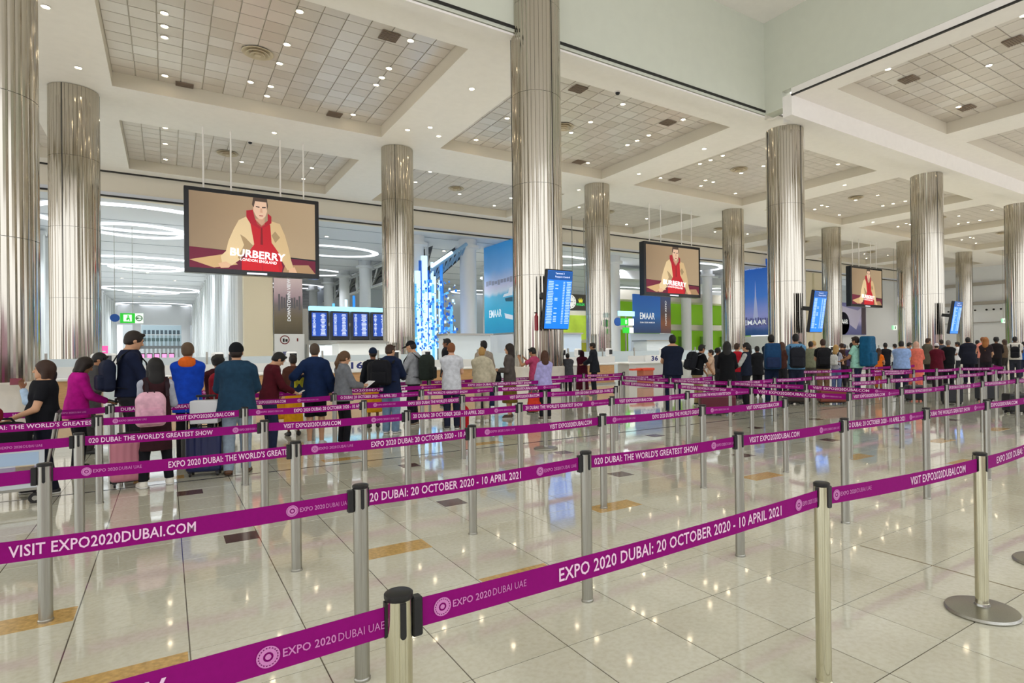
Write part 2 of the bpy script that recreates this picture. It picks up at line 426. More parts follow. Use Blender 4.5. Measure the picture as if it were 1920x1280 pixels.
for k, c in enumerate(COF):
    if c[2] > 30: w = ['left of the hall rear strip', 'in the coffer behind the largest screen', 'in the rear coffer right of the flight boards', 'in the rear coffer behind the middle screen'][k//2] if k//2 < 4 else 'in the %s rear coffer from the left' % ORD[k//2]
    else: w = ['in the coffer cut by the left edge', 'in the largest coffer at upper left', 'in the coffer right of the tallest column', 'in the coffer behind the raised bay corner column'][k//2] if k//2 < 4 else 'in the %s front coffer from the left' % ORD[k//2]
    if k < 2: continue
    xs = [c[0]+1.95, c[0]+6.1, c[0]+10.23]
    if c[2] < 30:
        P = [(xs[0], y) for y in (26.3, 27.35, 28.3, 32.2)] + [(xs[1], y) for y in (23.5, 26.3, 28.2, 30.85, 32.1)] + [(xs[2], y) for y in (23.3, 26.1, 27.15, 28.05, 32.2)] + [(xs[1]-.85, 30.85)]
    else:
        P = [(xs[0], y) for y in (39.6, 42.6, 46)] + [(xs[2], y) for y in (39.2, 43, 46)] + [(xs[1], 44)]
    for q, (x, y) in enumerate(P): downlight(c[0]+(x-c[0])*1.012, y*1.012, ZT-.002, w, y not in (32.2, 32.1, 46) and q % 2 == 0)
for k, c in enumerate(RCOF[:4]):
    for q, (x, y) in enumerate([(c[0]+1.4, 14.2), (c[1]-2.0, 14.4), (c[0]+1.4, 9), (c[1]-2, 9), (c[0]+5, 11.5)]): downlight(x, y, ZT-.002, 'in the %s right hand coffer' % ORD[k], q % 2 == 0 and q < 4 or q == 4)
for x, y in [(-3.0, 32), (11.8, 25), (11.9, 30.5), (11.0, 31.5), (12.8, 31.5), (-3.4, 27), (27.2, 25), (27.2, 31), (42.3, 25), (42.3, 31), (11.8, 36.5), (26, 36.5), (27.9, 36.3), (5, 35.8), (57.3, 26), (57.3, 31)]:
    downlight(x, y, ZC, 'on the white ceiling between coffers', False)
df_me = MB()
for r0, r1, z in ((.62, .52, -.04), (.46, .36, -.1), (.30, .21, -.15)): df_me.lathe([(r1, 0), (r0, z), (r0-.02, z-.025), (r1-.04, -.02)], 28, m=mat('diffuser_metal', '#cdbfa6', .4))
df_me.lathe([(0, -.19), (.12, -.17), (.13, -.1)], 20, m=mat('diffuser_metal', '#cdbfa6', .4)); df_me.lathe([(0, -.006), (.58, -.006)], 28, m=mat('diffuser_dark', '#4d4438', .7))
df_me = df_me.mesh('air_diffuser', None, 40)
for k, c in enumerate(COF):
    if k < 2: continue
    y = 28.0 if c[2] < 30 else 43.1
    tag(inst('air_diffuser', df_me, None, (c[0]+5.25, y, ZT)), 'round ringed air diffuser at the middle of the %s coffer, %s row' % (ORD[k//2-1]+' from the left', 'front' if c[2] < 30 else 'rear'), 'air vent', 'round ceiling diffusers')
def grille(x, y, label):
    b = MB(); b.box(0, 0, -.02, .72, .72, .03, mat('grille_brown', '#8c7a6b', .5))
    for i in range(7): b.box(0, -.3+i*.1, -.045, .7, .05, .02, mat('grille_slat', '#7b6a5d', .5))
    tag(b.build('vent_grille', loc=(x, y, ZT-.01)), label, 'vent')
for px_, py_, lb in [(346, 160, 'brown square vent grille at the lower left of the largest coffer'), (730, 67, 'brown square vent grille at the upper right of the largest coffer'), (627, 214, 'brown square vent grille at the lower edge of the largest coffer'),
                     (1084, 106+60, 'grey square vent grille near the tallest column, upper coffer right of it'), (1252, 229, 'brown vent grille near the right tip of the coffer right of the tallest column'), (1086, 303, 'brown vent grille at the lower tip of the coffer right of the tallest column'), (1265, 336, 'brown vent grille in the coffer left of the raised bay corner column'),
                     (1902, 76, 'large brown vent grille at the upper right edge of the photo'), (1704, 148, 'brown vent grille beside a downlight in the right hand coffer'), (1812, 201, 'brown vent grille near the lower corner of the right hand coffer')]:
    p = on_floor(px_, py_, ZT); grille(p.x, p.y, lb)
for px_, py_, lb in [(469, 265, 'black dome camera on the ceiling above the largest advert screen'), (1158, 172, 'black dome camera at the front rim of the coffer right of the tallest column')]:
    p = on_floor(px_, py_, ZC); b = MB(); b.lathe([(0, -.16), (.08, -.13), (.11, -.06), (.11, -.05)], 16, m=M_PLASTIC); b.lathe([(.15, -.05), (.15, 0), (0, 0)], 16, m=M_WHITE)
    tag(b.build('dome_camera', loc=p), lb, 'camera')

# unseen wall and columns added behind the viewer for the steel columns to reflect
wf = MB(); cols = [mat('reflected_taupe', '#8d8172', .4), mat('reflected_white', '#d8d4cc', .5), mat('reflected_dark', '#4a4440', .5), mat('reflected_blue', '#5a78a8', .4), mat('reflected_rose', '#b07f98', .4), mat('reflected_sand', '#a89a84', .5)]
for i in range(34): wf.box(-42+i*4.4, -24, 2.7, 4.3, .5, 5.4, cols[rnd.randrange(6)])
struct(wf.build('wall_for_reflection'))
for x in (-18.45, -3.45, 11.55, 26.55): column(x, -13.2, 17.7 if x < 20 else 13.85, 'ribbed steel column added behind the viewer for reflections, out of the frame')
# ------------------------------------------------------------------ concourse beyond the hall
ZK = 12.2
M_WARMW = mat('warm_white_panel', '#e9e1d2', .5)
M_COOLW = mat('cool_white_panel', '#e6e8ea', .5)
M_RIB = mat('pale_ribbed_wall', '#dfe2e3', .4)
M_GLASS = mat('clear_glass', '#dfeef2', .03, trans=.9)
M_DKGLASS = mat('dark_glazing', '#4a4c50', .12)
M_SCREEN = mat('screen_black', '#14161c', .25)
cc = MB(); cc.box(34, 155.5, ZK+.15, 150, 213, .3, mat('concourse_ceiling_white', '#dfe2ea', .5))
kc = struct(cc.build('ceiling_concourse'))
sl = MB()
for i in range(16): sl.box(34, 52+i*5.2+i*i*.1, ZK-.012, 150, .05, .03, mat('ceiling_slit', '#8d96a4', .6))
tag(sl.build('slit_field', parent=kc), kind='stuff')
struct(MB().box(34, 49.25, 13.0, 150, .4, 1.75, M_WARMW).build('trim_6'))
struct(MB().box(34, 49.02, ZK+.02, 150, .14, .1, M_BLACK).build('trim_7'))

def ring(cx, cy, rx, ry, wd, a0=0, a1=360, name='cove_ring'):
    b = MB(); n = 48; v = []; f = []
    for i in range(n+1):
        a = math.radians(a0+(a1-a0)*i/n); ca, sa = math.cos(a), math.sin(a)
        for r, z in ((wd/2, 0), (wd/2, -.06), (-wd/2, -.06), (-wd/2, 0)): v.append((cx+(rx+r)*ca, cy+(ry+r)*sa, ZK+z))
    for i in range(n):
        for k in range(3): f.append((i*4+k, i*4+4+k, i*4+5+k, i*4+1+k))
    b.add(v, f, M_COVE); return b.build(name)
NR = 0
def cove(cx, cy, rx, ry, label, wd=.9):
    o = ring(cx, cy, rx, ry, wd); tag(o, label, 'cove light', 'oval cove lights of the concourse'); return o
for k, y in enumerate([49.5, 75, 108, 142, 178, 212]):
    cove(-1.9, y+7, 6.4, 4.4 if k else 5.2, 'large oval cove light over the left corridor, %s from the hall' % ORD[k], .8)
    cove(-1.9, y+12, 3.4, 3.0, 'small oval cove light inside a larger one, %s along the left corridor' % ORD[k], .8)
for k, (x, y) in enumerate([(14, 64), (15, 82), (16, 100), (38, 58), (42, 76), (46, 96), (56, 54), (60, 66), (66, 80), (78, 56), (84, 72)]):
    cove(x, y, 4.6, 3.2, 'oval cove light over the check-in concourse, ' + ('nearest one behind the flight boards', 'second one behind the flight boards', 'third one behind the flight boards', 'nearest one behind the tallest column', 'second one behind the tallest column', 'third one behind the tallest column', 'over the green shopfront, nearest', 'over the green shopfront, middle', 'over the green shopfront, farthest', 'behind the far advert screen, nearer', 'behind the far advert screen, farther')[k], .6)
spk = bpy.data.lights.new('concourse_beam', 'SPOT'); spk.energy = 2200; spk.spot_size = math.radians(140); spk.spot_blend = .6; spk.shadow_soft_size = .2; spk.color = (.9, .95, 1)
for k, (x, y) in enumerate([(-6, 60), (2, 60), (-6, 78), (2, 78), (-5, 100), (1, 100), (12, 56), (24, 58), (34, 54), (46, 56), (56, 60), (68, 54), (80, 56), (92, 54), (-2, 92), (-2, 112), (-2, 128), (-1, 143), (14, 76), (30, 78), (50, 78), (70, 76), (-4, 130), (0, 160)]):  # several corridor lamps added to this set only to brighten it
    o = tag(inst('downlight', dl_me, None, (x, y, ZK-.002), 0, (1.4, 1.4, 1.4)), 'small downlight in the blue grey concourse ceiling, set enlarged to brighten it', 'downlight', 'concourse downlights')
    l = bpy.data.objects.new('beam', spk); l.location = (0, 0, -.1); link(l, o)

# corridor walls of ribbed piers
def ribbed(x, y0, y1, side, name):
    w = struct(MB().box(x+side*.4, (y0+y1)/2, ZK/2, .2, y1-y0, ZK, M_RIB).build(name))
    pm = MB().box(0, 0, ZK/2, .55, .62, ZK-.3, M_RIB, bev=.06).box(0, 0, ZK-.35, .75, .8, .3, M_COOLW).mesh('wall_pier', None)
    n = 26
    for i in range(n):
        y = y0+.5+(y1-y0-1)*(i/(n-1))**1.35
        inst('wall_pier', pm, w, (x+side*.1, y, 0))
    return w
ribbed(4.6, 50.6, 150, 1, 'wall_corridor_right')
ribbed(-8.5, 49.6, 150, -1, 'wall_corridor_left')
struct(MB().box(-24, 49.7, 6.9, 31.4, .5, 13.8, M_WARMW).build('wall_left_back'))
struct(MB().box(5.75, 50.2, 6.1, 2.0, .7, 12.2, mat('cream_pier', '#e6dcc2', .5), bev=.05).build('wall_pier_corridor'))
# end of the corridor: glazed front with a train hall behind it
e_ = MB(); e_.box(-1.9, 152, 10.2, 13, .6, 4.2, M_COOLW); e_.box(-5.2, 152, 4, 1.4, .6, 8.2, M_COOLW); e_.box(3.4, 152, 4, 1.6, .6, 8.2, M_COOLW); e_.box(-.8, 152, 3.35, 8, .8, .6, mat('grey_band', '#7d7f80', .5)); e_.box(-.8, 152, 6.0, 7.4, .2, .18, M_COOLW)
struct(e_.build('wall_corridor_end'))
struct(MB().box(-.8, 152.0, 5.8, 7.2, .05, 4.4, M_GLASS).build('window_1'))
for i in range(9):
    tag(MB().box(-3.9+i*.75, 154.5, 6.6, .5, .2, .9, mat('shop_poster', '#33465e', .4)).box(-3.9+i*.75, 154.5, 3.0, .4, .2, 6.0, M_COOLW).box(-3.9+i*.75, 154.38, 5.0, .6, .1, .7, mat('shop_shelf', '#56726d', .5)).build('display_case'), 'tiny dark display case behind the corridor end glazing, %s from the left' % ORD[i], 'display case', 'display cases at the corridor end')
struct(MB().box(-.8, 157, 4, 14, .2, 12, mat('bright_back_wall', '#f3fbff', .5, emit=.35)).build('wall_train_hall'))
for i in range(5):
    o = MB().box(0, 0, 1.1, .62, .1, 1.5, mat('pink_panel', '#f08cc0', .4, emit=.9)).box(0, .06, 1.0, .74, .08, 2.0, M_SCREEN).build('poster_stand', loc=(-3.2+i*.95, 112, 0)); tag(o, 'glowing pink poster stand far down the left corridor, %s from the left' % ORD[i], 'poster stand', 'pink poster stands')
o = MB().box(0, 0, 1.7, .95, .1, 1.9, mat('magenta_panel', '#e0559a', .4, emit=.8)).box(-.55, .0, 1.5, .15, .3, 3.0, mat('dark_red', '#5b1020', .5)).box(0, -.06, 2.1, .6, .02, .12, M_COOLW).box(0, -.06, 1.8, .7, .02, .1, M_COOLW).build('poster_stand', loc=(-5.2, 72, 0)); tag(o, 'glowing magenta information panel at the left corridor wall', 'poster stand')

# overhead direction sign in the corridor
o = empty('direction_sign', (-2.45, 60, 4.25), 0, 'hanging sign with blue oval, green exit pictogram and white arrow square', 'sign'); o.scale = (.76,)*3
b = MB(); b.lathe([(0, -.12), (.42, -.1), (.42, .1), (0, .12)], 24, c=(-1.35, 0, .65), m=mat('sign_blue', '#1553a8', .4), axis='y'); b.cyl((-1.35, 0, 1.0), (-1.35, 0, 10.5), .03, m=M_STEEL); b.cyl((.2, 0, 1.1), (.2, 0, 10.5), .03, m=M_STEEL); b.build('hanger', parent=o)
MB().box(-.25, 0, .65, 1.3, .2, 1.05, mat('sign_green', '#25c430', .4, emit=.7)).build('green_panel', parent=o)
MB().box(-.25, -.11, .65, .72, .02, .72, mat('sign_white', '#f2fff2', .4, emit=.8)).build('pictogram_field', parent=o)
MB().lathe([(0, -.01), (.09, -.01), (.09, .01), (0, .01)], 16, c=(-.2, -.13, .86), axis='y').add([(-.32, -.13, .32), (-.18, -.13, .55), (-.08, -.13, .32), (-.02, -.13, .36), (-.1, -.13, .75), (-.28, -.13, .75), (-.4, -.13, .5), (-.34, -.13, .48)], [(0, 1, 2, 3, 4, 5, 6, 7)]).build('running_figure', mat('sign_green', '#25c430', .4), o)
MB().box(.75, 0, .65, .72, .2, 1.05, mat('sign_white', '#f2fff2', .4, emit=.8)).build('arrow_panel', parent=o)
ab = MB(); ab.box(.8, -.12, .65, .34, .02, .07); ab.add([(.5, -.12, .65), (.68, -.12, .8), (.68, -.12, .5)], [(0, 1, 2)])
for i in range(20):
    a = i/20*2*math.pi; ab.box(.75+.27*math.cos(a), -.12, .65+.27*math.sin(a), .09, .02, .09)
ab.build('arrow', mat('sign_dark_green', '#0d6a20', .4), o)

# ------------------------------------------------------------------ white concourse columns and clerestory
cm = MB().lathe([(.62, 0), (.62, 11.2), (.66, 11.3), (.95, 11.35), (.95, 11.6), (.7, 11.65), (.7, 12.2)], 24).mesh('white_column', M_COOLW, 35)
cl = ['behind the blue light tubes', 'first left of the ribbed column by the flight boards', 'second left of that ribbed column', 'third left of that ribbed column', 'fourth above the flight boards', 'fifth above the flight boards, almost hidden']
for k, y in enumerate([52, 69, 78.5, 87.5, 98, 110]):
    tag(inst('white_column', cm, None, (18.9, y, 0)), 'round white concourse column with a flat capital, ' + cl[k], 'column', 'white concourse columns')
for k, (x, y, s) in enumerate([(23.7, 51.5, 1.25), (33, 66, 1), (27, 80, 1), (41.8, 52, 1.0), (52.5, 55.2, 1.05), (56.3, 55.2, 1.05), (60.3, 55.2, 1.05), (64, 55.2, 1.05), (12, 120, 1)]):
    tag(inst('white_column', cm, None, (x, y, 0), 0, (s, s, 1)), 'plain white concourse column ' + ('beside the aqua banner', 'behind the aqua banner, thin', 'deep behind the blue light tubes', 'left of the dark blue banner', 'first in front of the green shopfront', 'second in front of the green shopfront', 'third in front of the green shopfront', 'fourth in front of the green shopfront', 'far behind the flight boards')[k], 'column', 'white concourse columns')
cw = empty('clerestory', (20.6, 0, 0), 0, 'long band of dark angled clerestory windows behind the white columns', 'window band')
for i in range(9):
    y = 54+i*6.2
    fr = MB().box(0, y+2.8, 9.6, .25, 5.6, .25, M_COOLW).box(0, y+2.8, 12.0, .25, 5.6, .2, M_COOLW).box(0, y, 10.8, .25, .25, 2.5, M_COOLW).build('window_frame', parent=cw)
    MB().quad((.1, y+.15, 9.7), (.1, y+5.6, 9.7), (.7, y+5.6, 11.9), (.7, y+.15, 11.9)).build('pane', M_DKGLASS, fr)
    MB().tube([(.0, y+.2, 9.7), (.5, y+2.9, 11.7), (.0, y+5.5, 9.7)], .09, 6).tube([(.3, y+.2, 11), (.2, y+5.4, 10.6)], .06, 6).build('brace', M_STEEL, fr)
st = empty('roof_truss', (0, 0, 0), 0, 'slanted blue lit glass truss above the light tubes', 'truss')
b = MB(); A, B = Vector((19.6, 50.2, 9.0)), Vector((23.0, 50.2, 11.6))
for off in (0, 1.4):
    b.cyl(A+Vector((0, off, -off)), B+Vector((0, off, -off*.5)), .16, n=10)
for i in range(9):
    p = A.lerp(B, i/8); q = A.lerp(B, min(1, (i+1)/8)); b.cyl(p, q+Vector((0, 1.4, -.9)), .07, n=6); b.cyl(p, p+Vector((0, 1.4, -1.2)), .05, n=6)
b.build('truss_frame', mat('truss_blue', '#7fa6c8', .3, emit=.1), st)
MB().quad(A+Vector((0, 1.5, -1.6)), B+Vector((0, 1.5, -1.2)), B+Vector((0, 2, .2)), A+Vector((0, 2, .2))).build('truss_glazing', M_DKGLASS, st)
for k, (d, nm) in enumerate(((0, 'lit_edge'),)): MB().cyl(A+Vector((-.1, -.2, .25)), A.lerp(B, .55)+Vector((0, -.2, .25)), .14, n=8).build(nm, mat('lit_edge', '#dff6ff', .3, emit=2.), st)

# light sculpture of vertical blue tubes
ls = empty('light_sculpture', (0, 51, 0), 0, 'cluster of tall blue and white glowing tubes like a waterfall', 'light sculpture')
MT = [mat('tube_blue', '#2f86e6', .25, emit=.8), mat('tube_cyan', '#69bdf0', .25, emit=.8), mat('tube_white', '#d2f0ff', .25, emit=1.1), mat('tube_deep', '#1c58b8', .25, emit=.7)]
for i in range(26):
    x = 17.4+rnd.random()*4.2; top = [5.2, 6.4, 7.6, 9.2][rnd.randrange(4)]*rnd.uniform(.9, 1.08)
    if i == 0: x, top = 19.0, 10.2
    if i == 1: x, top = 18.3, 8.8
    yy = rnd.uniform(-.9, -.1)
    MB().cyl((x, yy, .3), (x, yy, top), .14 if i > 1 else .3, n=8).build('light_tube', MT[2] if i < 2 else MT[rnd.randrange(4)], ls)
gb = MB()
for i in range(420):
    x, y, z = 17.3+rnd.random()*4.4, rnd.uniform(-1.5, -.95), 2+rnd.random()**1.7*6; s = rnd.uniform(.05, .16); gb.box(x, y, z, s, s, s*1.6, MT[rnd.randrange(4)])
tag(gb.build('glass_drops', parent=ls), kind='stuff')
for k, x in enumerate([11.5, 13.2, 14.6, 15.6]):
    o = MB().cyl((0, 0, 0), (0, 0, 5.9+k*.5), .13, n=8).build('light_tube', MT[k % 3], None, (x, 58+k, 0)); tag(o, 'thin blue glowing tube rising above the flight boards, %s from the left' % ORD[k], 'light tube', 'blue tubes above the flight boards')

# ------------------------------------------------------------------ back zone walls behind counters
struct(MB().box(12, 112, 6, 15, .4, 12.4, M_COOLW).build('wall_back_left'))
struct(MB().box(62, 100, 6, 86, .4, 12.4, mat('pale_blue_wall', '#dbe2ec', .5)).build('wall_back_right'))
# green shopfront with balconies
gs = empty('green_shopfront', (0, 57, 0), 0, 'two storey lime green lit shopfront behind white pillars', 'shopfront')
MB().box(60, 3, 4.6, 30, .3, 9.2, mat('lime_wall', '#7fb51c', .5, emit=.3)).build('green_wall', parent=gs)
MB().box(60, .8, 4.55, 30, 2.6, .7, M_WARMW).box(60, .8, 8.5, 30, 2.6, 1.2, M_WARMW).box(60, .8, 11, 30, 2.6, 1, M_COOLW).build('balcony_slab', parent=gs)
for i in range(5):
    MB().box(51+i*4.3, 2.5, 2.4, .9, .2, 2.0, mat('green_poster', '#5a8a1a', .5)).box(51+i*4.3+1.4, 2.4, 6.1, .5, .3, 1.6, mat('dark_green_panel', '#2f4d18', .5)).build('wall_panel', parent=gs)
# olive posters between the tallest column and the next
og = empty('green_posters', (0, 58, 0), 0, 'two stacked green and yellow lit posters behind the clock sign', 'poster')
MB().box(40.5, 0, 4.4, 3.6, .2, 2.9, mat('lime_poster', '#a8c03a', .5, emit=.35, noise=.3, nscale=.5)).build('upper_poster', parent=og)
MB().box(40.5, 0, 1.6, 3.6, .2, 1.9, mat('olive_poster', '#8f8f20', .5, emit=.3, noise=.25, nscale=.5)).build('lower_poster', parent=og)
MB().box(40.5, .2, 3.2, 4.4, .2, 6.4, M_WARMW).build('poster_backing', parent=og)
# clock sign
o = empty('clock_sign', (31.3, 46, 5.5), 0, 'dark hanging sign with a round white clock and green crown lettering', 'clock sign')
MB().box(1.35, 0, .73, 1.9, .25, 1.5, mat('sign_olive_black', '#4a4740', .4)).build('sign_board', parent=o)
MB().lathe([(0, -.03), (.62, -.03), (.66, 0), (.66, .05), (0, .05)], 32, c=(.15, -.2, .75), m=mat('clock_white', '#f4f7f2', .4, emit=.5), axis='y').build('clock_face', parent=o)
cb = MB(); cb.box(.12, -.26, .92, .04, .01, .34); cb.box(.3, -.26, .74, .3, .01, .04)
for i in range(12): cb.box(.15+.52*math.sin(i*math.pi/6), -.26, .75+.52*math.cos(i*math.pi/6), .06, .01, .1)
cb.build('clock_hand', M_BLACK, o)
letters('ROLEX', mat('crown_green', '#35e06a', .4, emit=1.), o, (.95, -.14, .42), (1, 0, 0), (0, 0, 1), w=.95)
kb = MB(); pts = [(1.22, .72), (1.62, .72), (1.72, 1.1), (1.56, .9), (1.52, 1.18), (1.42, .92), (1.32, 1.18), (1.28, .9), (1.12, 1.1)]
kb.poly([(p[0], -.14, p[1]) for p in pts]); kb.build('crown', mat('crown_gold', '#d8d040', .4, emit=.6), o)
MB().cyl((.6, 0, 1.4), (.6, 0, 8.85), .04).cyl((2.0, 0, 1.4), (2.0, 0, 8.85), .04).build('hanger', M_STEEL, o)

# ------------------------------------------------------------------ banners
def grad(name, stops, axis=2, emit=.3, rough=.4):
    m = bpy.data.materials.new(name); m.use_nodes = True; nt = m.node_tree; b = nt.nodes['Principled BSDF']
    tc = nt.nodes.new('ShaderNodeTexCoord'); sp = nt.nodes.new('ShaderNodeSeparateXYZ'); r = nt.nodes.new('ShaderNodeValToRGB')
    nt.links.new(tc.outputs['Generated'], sp.inputs[0])
    n = nt.nodes.new('ShaderNodeTexNoise'); n.inputs['Scale'].default_value = 4; nt.links.new(tc.outputs['Generated'], n.inputs['Vector'])
    ma = nt.nodes.new('ShaderNodeMath'); ma.operation = 'MULTIPLY_ADD'; nt.links.new(n.outputs['Fac'], ma.inputs[0]); ma.inputs[1].default_value = .08; nt.links.new(sp.outputs[axis], ma.inputs[2])
    nt.links.new(ma.outputs[0], r.inputs[0]); e = r.color_ramp.elements
    e[0].position, e[0].color = stops[0][0], srgb(stops[0][1]); e[1].position, e[1].color = stops[-1][0], srgb(stops[-1][1])
    for p, cc_ in stops[1:-1]: x = e.new(p); x.color = srgb(cc_)
    nt.links.new(r.outputs[0], b.inputs['Base Color']); b.inputs['Roughness'].default_value = rough
    if emit: nt.links.new(r.outputs[0], b.inputs['Emission Color']); b.inputs['Emission Strength'].default_value = emit
    return m
M_TXT = mat('banner_white_ink', '#f3f7fb', .5, emit=.5)
# aqua sea banner, faces -x
o = empty('sea_banner', (26.7, 48.3, 0), 0, 'tall aqua banner of a calm sea with a white yacht, right of a white column', 'banner', 'advertising banners')
MB().box(.15, 3.0, 7.78, .2, 6.0, 8.7).build('print', grad('sea_print', [(0, '#1d86b4'), (.25, '#2fa2c6'), (.46, '#59aacb'), (.5, '#b9c6d6'), (.56, '#b7b9d0'), (.75, '#6a9fd4'), (1, '#2f86c6')]), o)
letters('EMAAR', M_TXT, o, (.04, 4.9, 5.0), (0, -1, 0), (0, 0, 1), w=2.6, h=.75)
b = MB(); b.poly([(.03, 0.05, 5.0), (.03, 1.7, 5.3), (.03, 1.5, 4.8), (.03, .05, 4.6)], mat('yacht_white', '#e4eaf2', .5, emit=.3)); b.poly([(.03, .05, 6.9), (.03, 2.0, 6.85), (.03, 1.7, 7.1), (.03, .9, 7.15), (.03, .7, 7.6), (.03, .05, 7.7)], mat('yacht_white', '#e4eaf2', .5, emit=.3)); b.poly([(.03, .05, 6.3), (.03, 1.4, 6.4), (.03, 1.6, 6.7), (.03, .05, 6.75)], mat('yacht_shadow', '#3a6f86', .5)); b.build('yacht', parent=o)
b = MB()
for i in range(9): b.box(.03, .3+i*.62, 8.35+rnd.random()*.15, .01, .5, .25+rnd.random()*.3)
b.build('skyline', mat('haze_skyline', '#9aa0b8', .6, emit=.15), o)
struct(MB().box(26.9, 51.3, 1.6, .5, 6.2, 3.3, M_COOLW).build('wall_banner_base'))
# tower banner
o = empty('tower_banner', (64.5, 48.5, 0), 0, 'tall deep blue banner of a slender tower at dusk, between two ribbed columns', 'banner', 'advertising banners')
MB().box(.15, 2.4, 8.3, .2, 4.8, 9.9).build('print', grad('dusk_print', [(0, '#1a3f78'), (.1, '#2f4f86'), (.18, '#6a72ae'), (.3, '#8d93d0'), (.55, '#3f76cc'), (1, '#1459b8')]), o)
b = MB(); b.poly([(.03, 2.65, 5.2), (.03, 2.3, 8.6), (.03, 2.2, 10.6), (.03, 2.1, 8.6), (.03, 1.75, 5.2)], mat('tower_pale', '#b3bbe4', .5, emit=.35))
for i in range(12): b.box(.035, .3+i*.38, 4.9+.2, .01, .26, .7+rnd.random()*.8, mat('dusk_city', '#5f5f98', .6, emit=.2))
b.build('tower', parent=o)
letters('EMAAR', M_TXT, o, (.02, 4.1, 4.75), (0, -1, 0), (0, 0, 1), w=3.6, h=.62)
letters('DUBAI CREEK HARBOUR', M_TXT, o, (.02, 4.1, 12.1), (0, -1, 0), (0, 0, 1), w=3.7, h=.34)
struct(MB().box(64.8, 51, 1.6, .5, 5.2, 3.3, M_COOLW).build('wall_tower_base'))
# dark blue harbour banner, faces -y
o = empty('night_banner', (42.6, 49.8, 0), 0, 'dark blue night harbour banner with brown right edge under the middle advert screen', 'banner', 'advertising banners')
MB().box(2.0, 0, 5.65, 4.0, .2, 4.3).build('print', grad('night_print', [(0, '#26375a'), (.3, '#2c4f80'), (.5, '#2a64a8'), (1, '#1d58a8')]), o)
MB().box(4.8, 0, 5.65, 1.6, .2, 4.3).build('print_brown', grad('night_print_brown', [(0, '#463c46'), (.3, '#7a4c34'), (.55, '#4e3f3c'), (1, '#3b4a70')]), o)
letters('EMAAR', M_TXT, o, (.9, -.11, 5.05), (1, 0, 0), (0, 0, 1), w=2.2, h=.72)
letters('DUBAI CREEK HARBOUR', M_TXT, o, (.9, -.11, 4.6), (1, 0, 0), (0, 0, 1), w=2.2, h=.16)
letters('CREEK BEACH', M_TXT, o, (4.7, -.11, 7.2), (0, 0, -1), (1, 0, 0), w=2.8, h=.22)
struct(MB().box(45.5, 50.1, 1.7, 6.4, .4, 3.5, mat('misty_blue_panel', '#c3d2e4', .3)).build('wall_night_base'))
# interior banner under the far screen
o = empty('lounge_banner', (80.5, 50, 0), 0, 'mauve lounge interior banner half hidden under the far advert screen', 'banner', 'advertising banners')
MB().box(4.5, 0, 5.9, 9.6, .2, 4.8).build('print', grad('mauve_print', [(0, '#4a4c72'), (.3, '#5d5f8c'), (.5, '#a79fbe'), (1, '#5a5b88')], 2), o)
b = MB(); b.poly([(.5, -.12, 8.2), (3, -.12, 5.8), (6.5, -.12, 4.3), (8.8, -.12, 8), (7, -.12, 7.2), (4, -.12, 7.6)], mat('sofa_pale', '#b9b4cc', .5, emit=.2)); b.box(8.6, -.12, 5.9, 1.2, .02, 4.6, mat('curtain_dark', '#5a4c58', .6)); b.lathe([(0, -.01), (1.7, -.01)], 24, c=(3.0, -.13, 5.2), m=mat('table_dark', '#3d4068', .5), axis='y'); b.build('interior_scene', parent=o)
letters('EMAAR', M_TXT, o, (1.6, -.16, 5.1), (1, 0, 0), (0, 0, 1), w=2.6, h=.7)
struct(MB().box(85, 50.3, 1.7, 10.4, .4, 3.5, M_COOLW).build('wall_lounge_base'))
# city photo banner left of flight boards
o = empty('city_banner', (6.8, 49.8, 0), 0, 'grey pink skyline photo banner with vertical white lettering, left of the flight boards', 'banner', 'advertising banners')
MB().box(1.0, 0, 6.2, 2.0, .2, 6.0).build('print', grad('city_print', [(0, '#4d4636'), (.25, '#6e6450'), (.4, '#7a7270'), (.5, '#a9929c'), (.75, '#d9c6c8'), (1, '#e6dcda')], emit=.12), o)
b = MB()
for i in range(9): b.box(.35+i*.18, -.11, 5.3+.3, .13, .01, .4+rnd.random()*.9)
b.build('skyline', mat('city_grey', '#6c6a70', .6), o)
letters('DOWNTOWN VIEWS', M_TXT, o, (1.15, -.12, 4.2), (0, 0, 1), (-1, 0, 0), w=3.4, h=.24)
pb = empty('notice_panel', (6.8, 49.75, 0), 0, 'white notice wall with a red ringed prohibition symbol below the city banner', 'panel')
MB().box(1.05, 0, 1.6, 2.1, .3, 3.2, M_COOLW).build('panel', parent=pb)
rb_ = MB(); v = []
for i in range(24):
    a = i*math.pi/12; v += [(.7+.34*math.cos(a), -.16, 2.75+.34*math.sin(a)), (.7+.27*math.cos(a), -.16, 2.75+.27*math.sin(a))]
rb_.add(v, [(i*2, (i*2+2) % 48, (i*2+3) % 48, i*2+1) for i in range(24)], mat('dark_red_print', '#7a2a2a', .5)); rb_.box(.62, -.16, 2.72, .13, .01, .26, M_BLACK); rb_.box(.82, -.16, 2.7, .16, .01, .2, M_BLACK); rb_.box(1.6, -.16, 2.75, .1, .01, .24, mat('dark_red_print', '#7a2a2a', .5)); rb_.box(.75, -.16, 1.7, .4, .01, .3, mat('flag_print', '#6b6f96', .5)); rb_.build('prohibition_symbol', parent=pb)

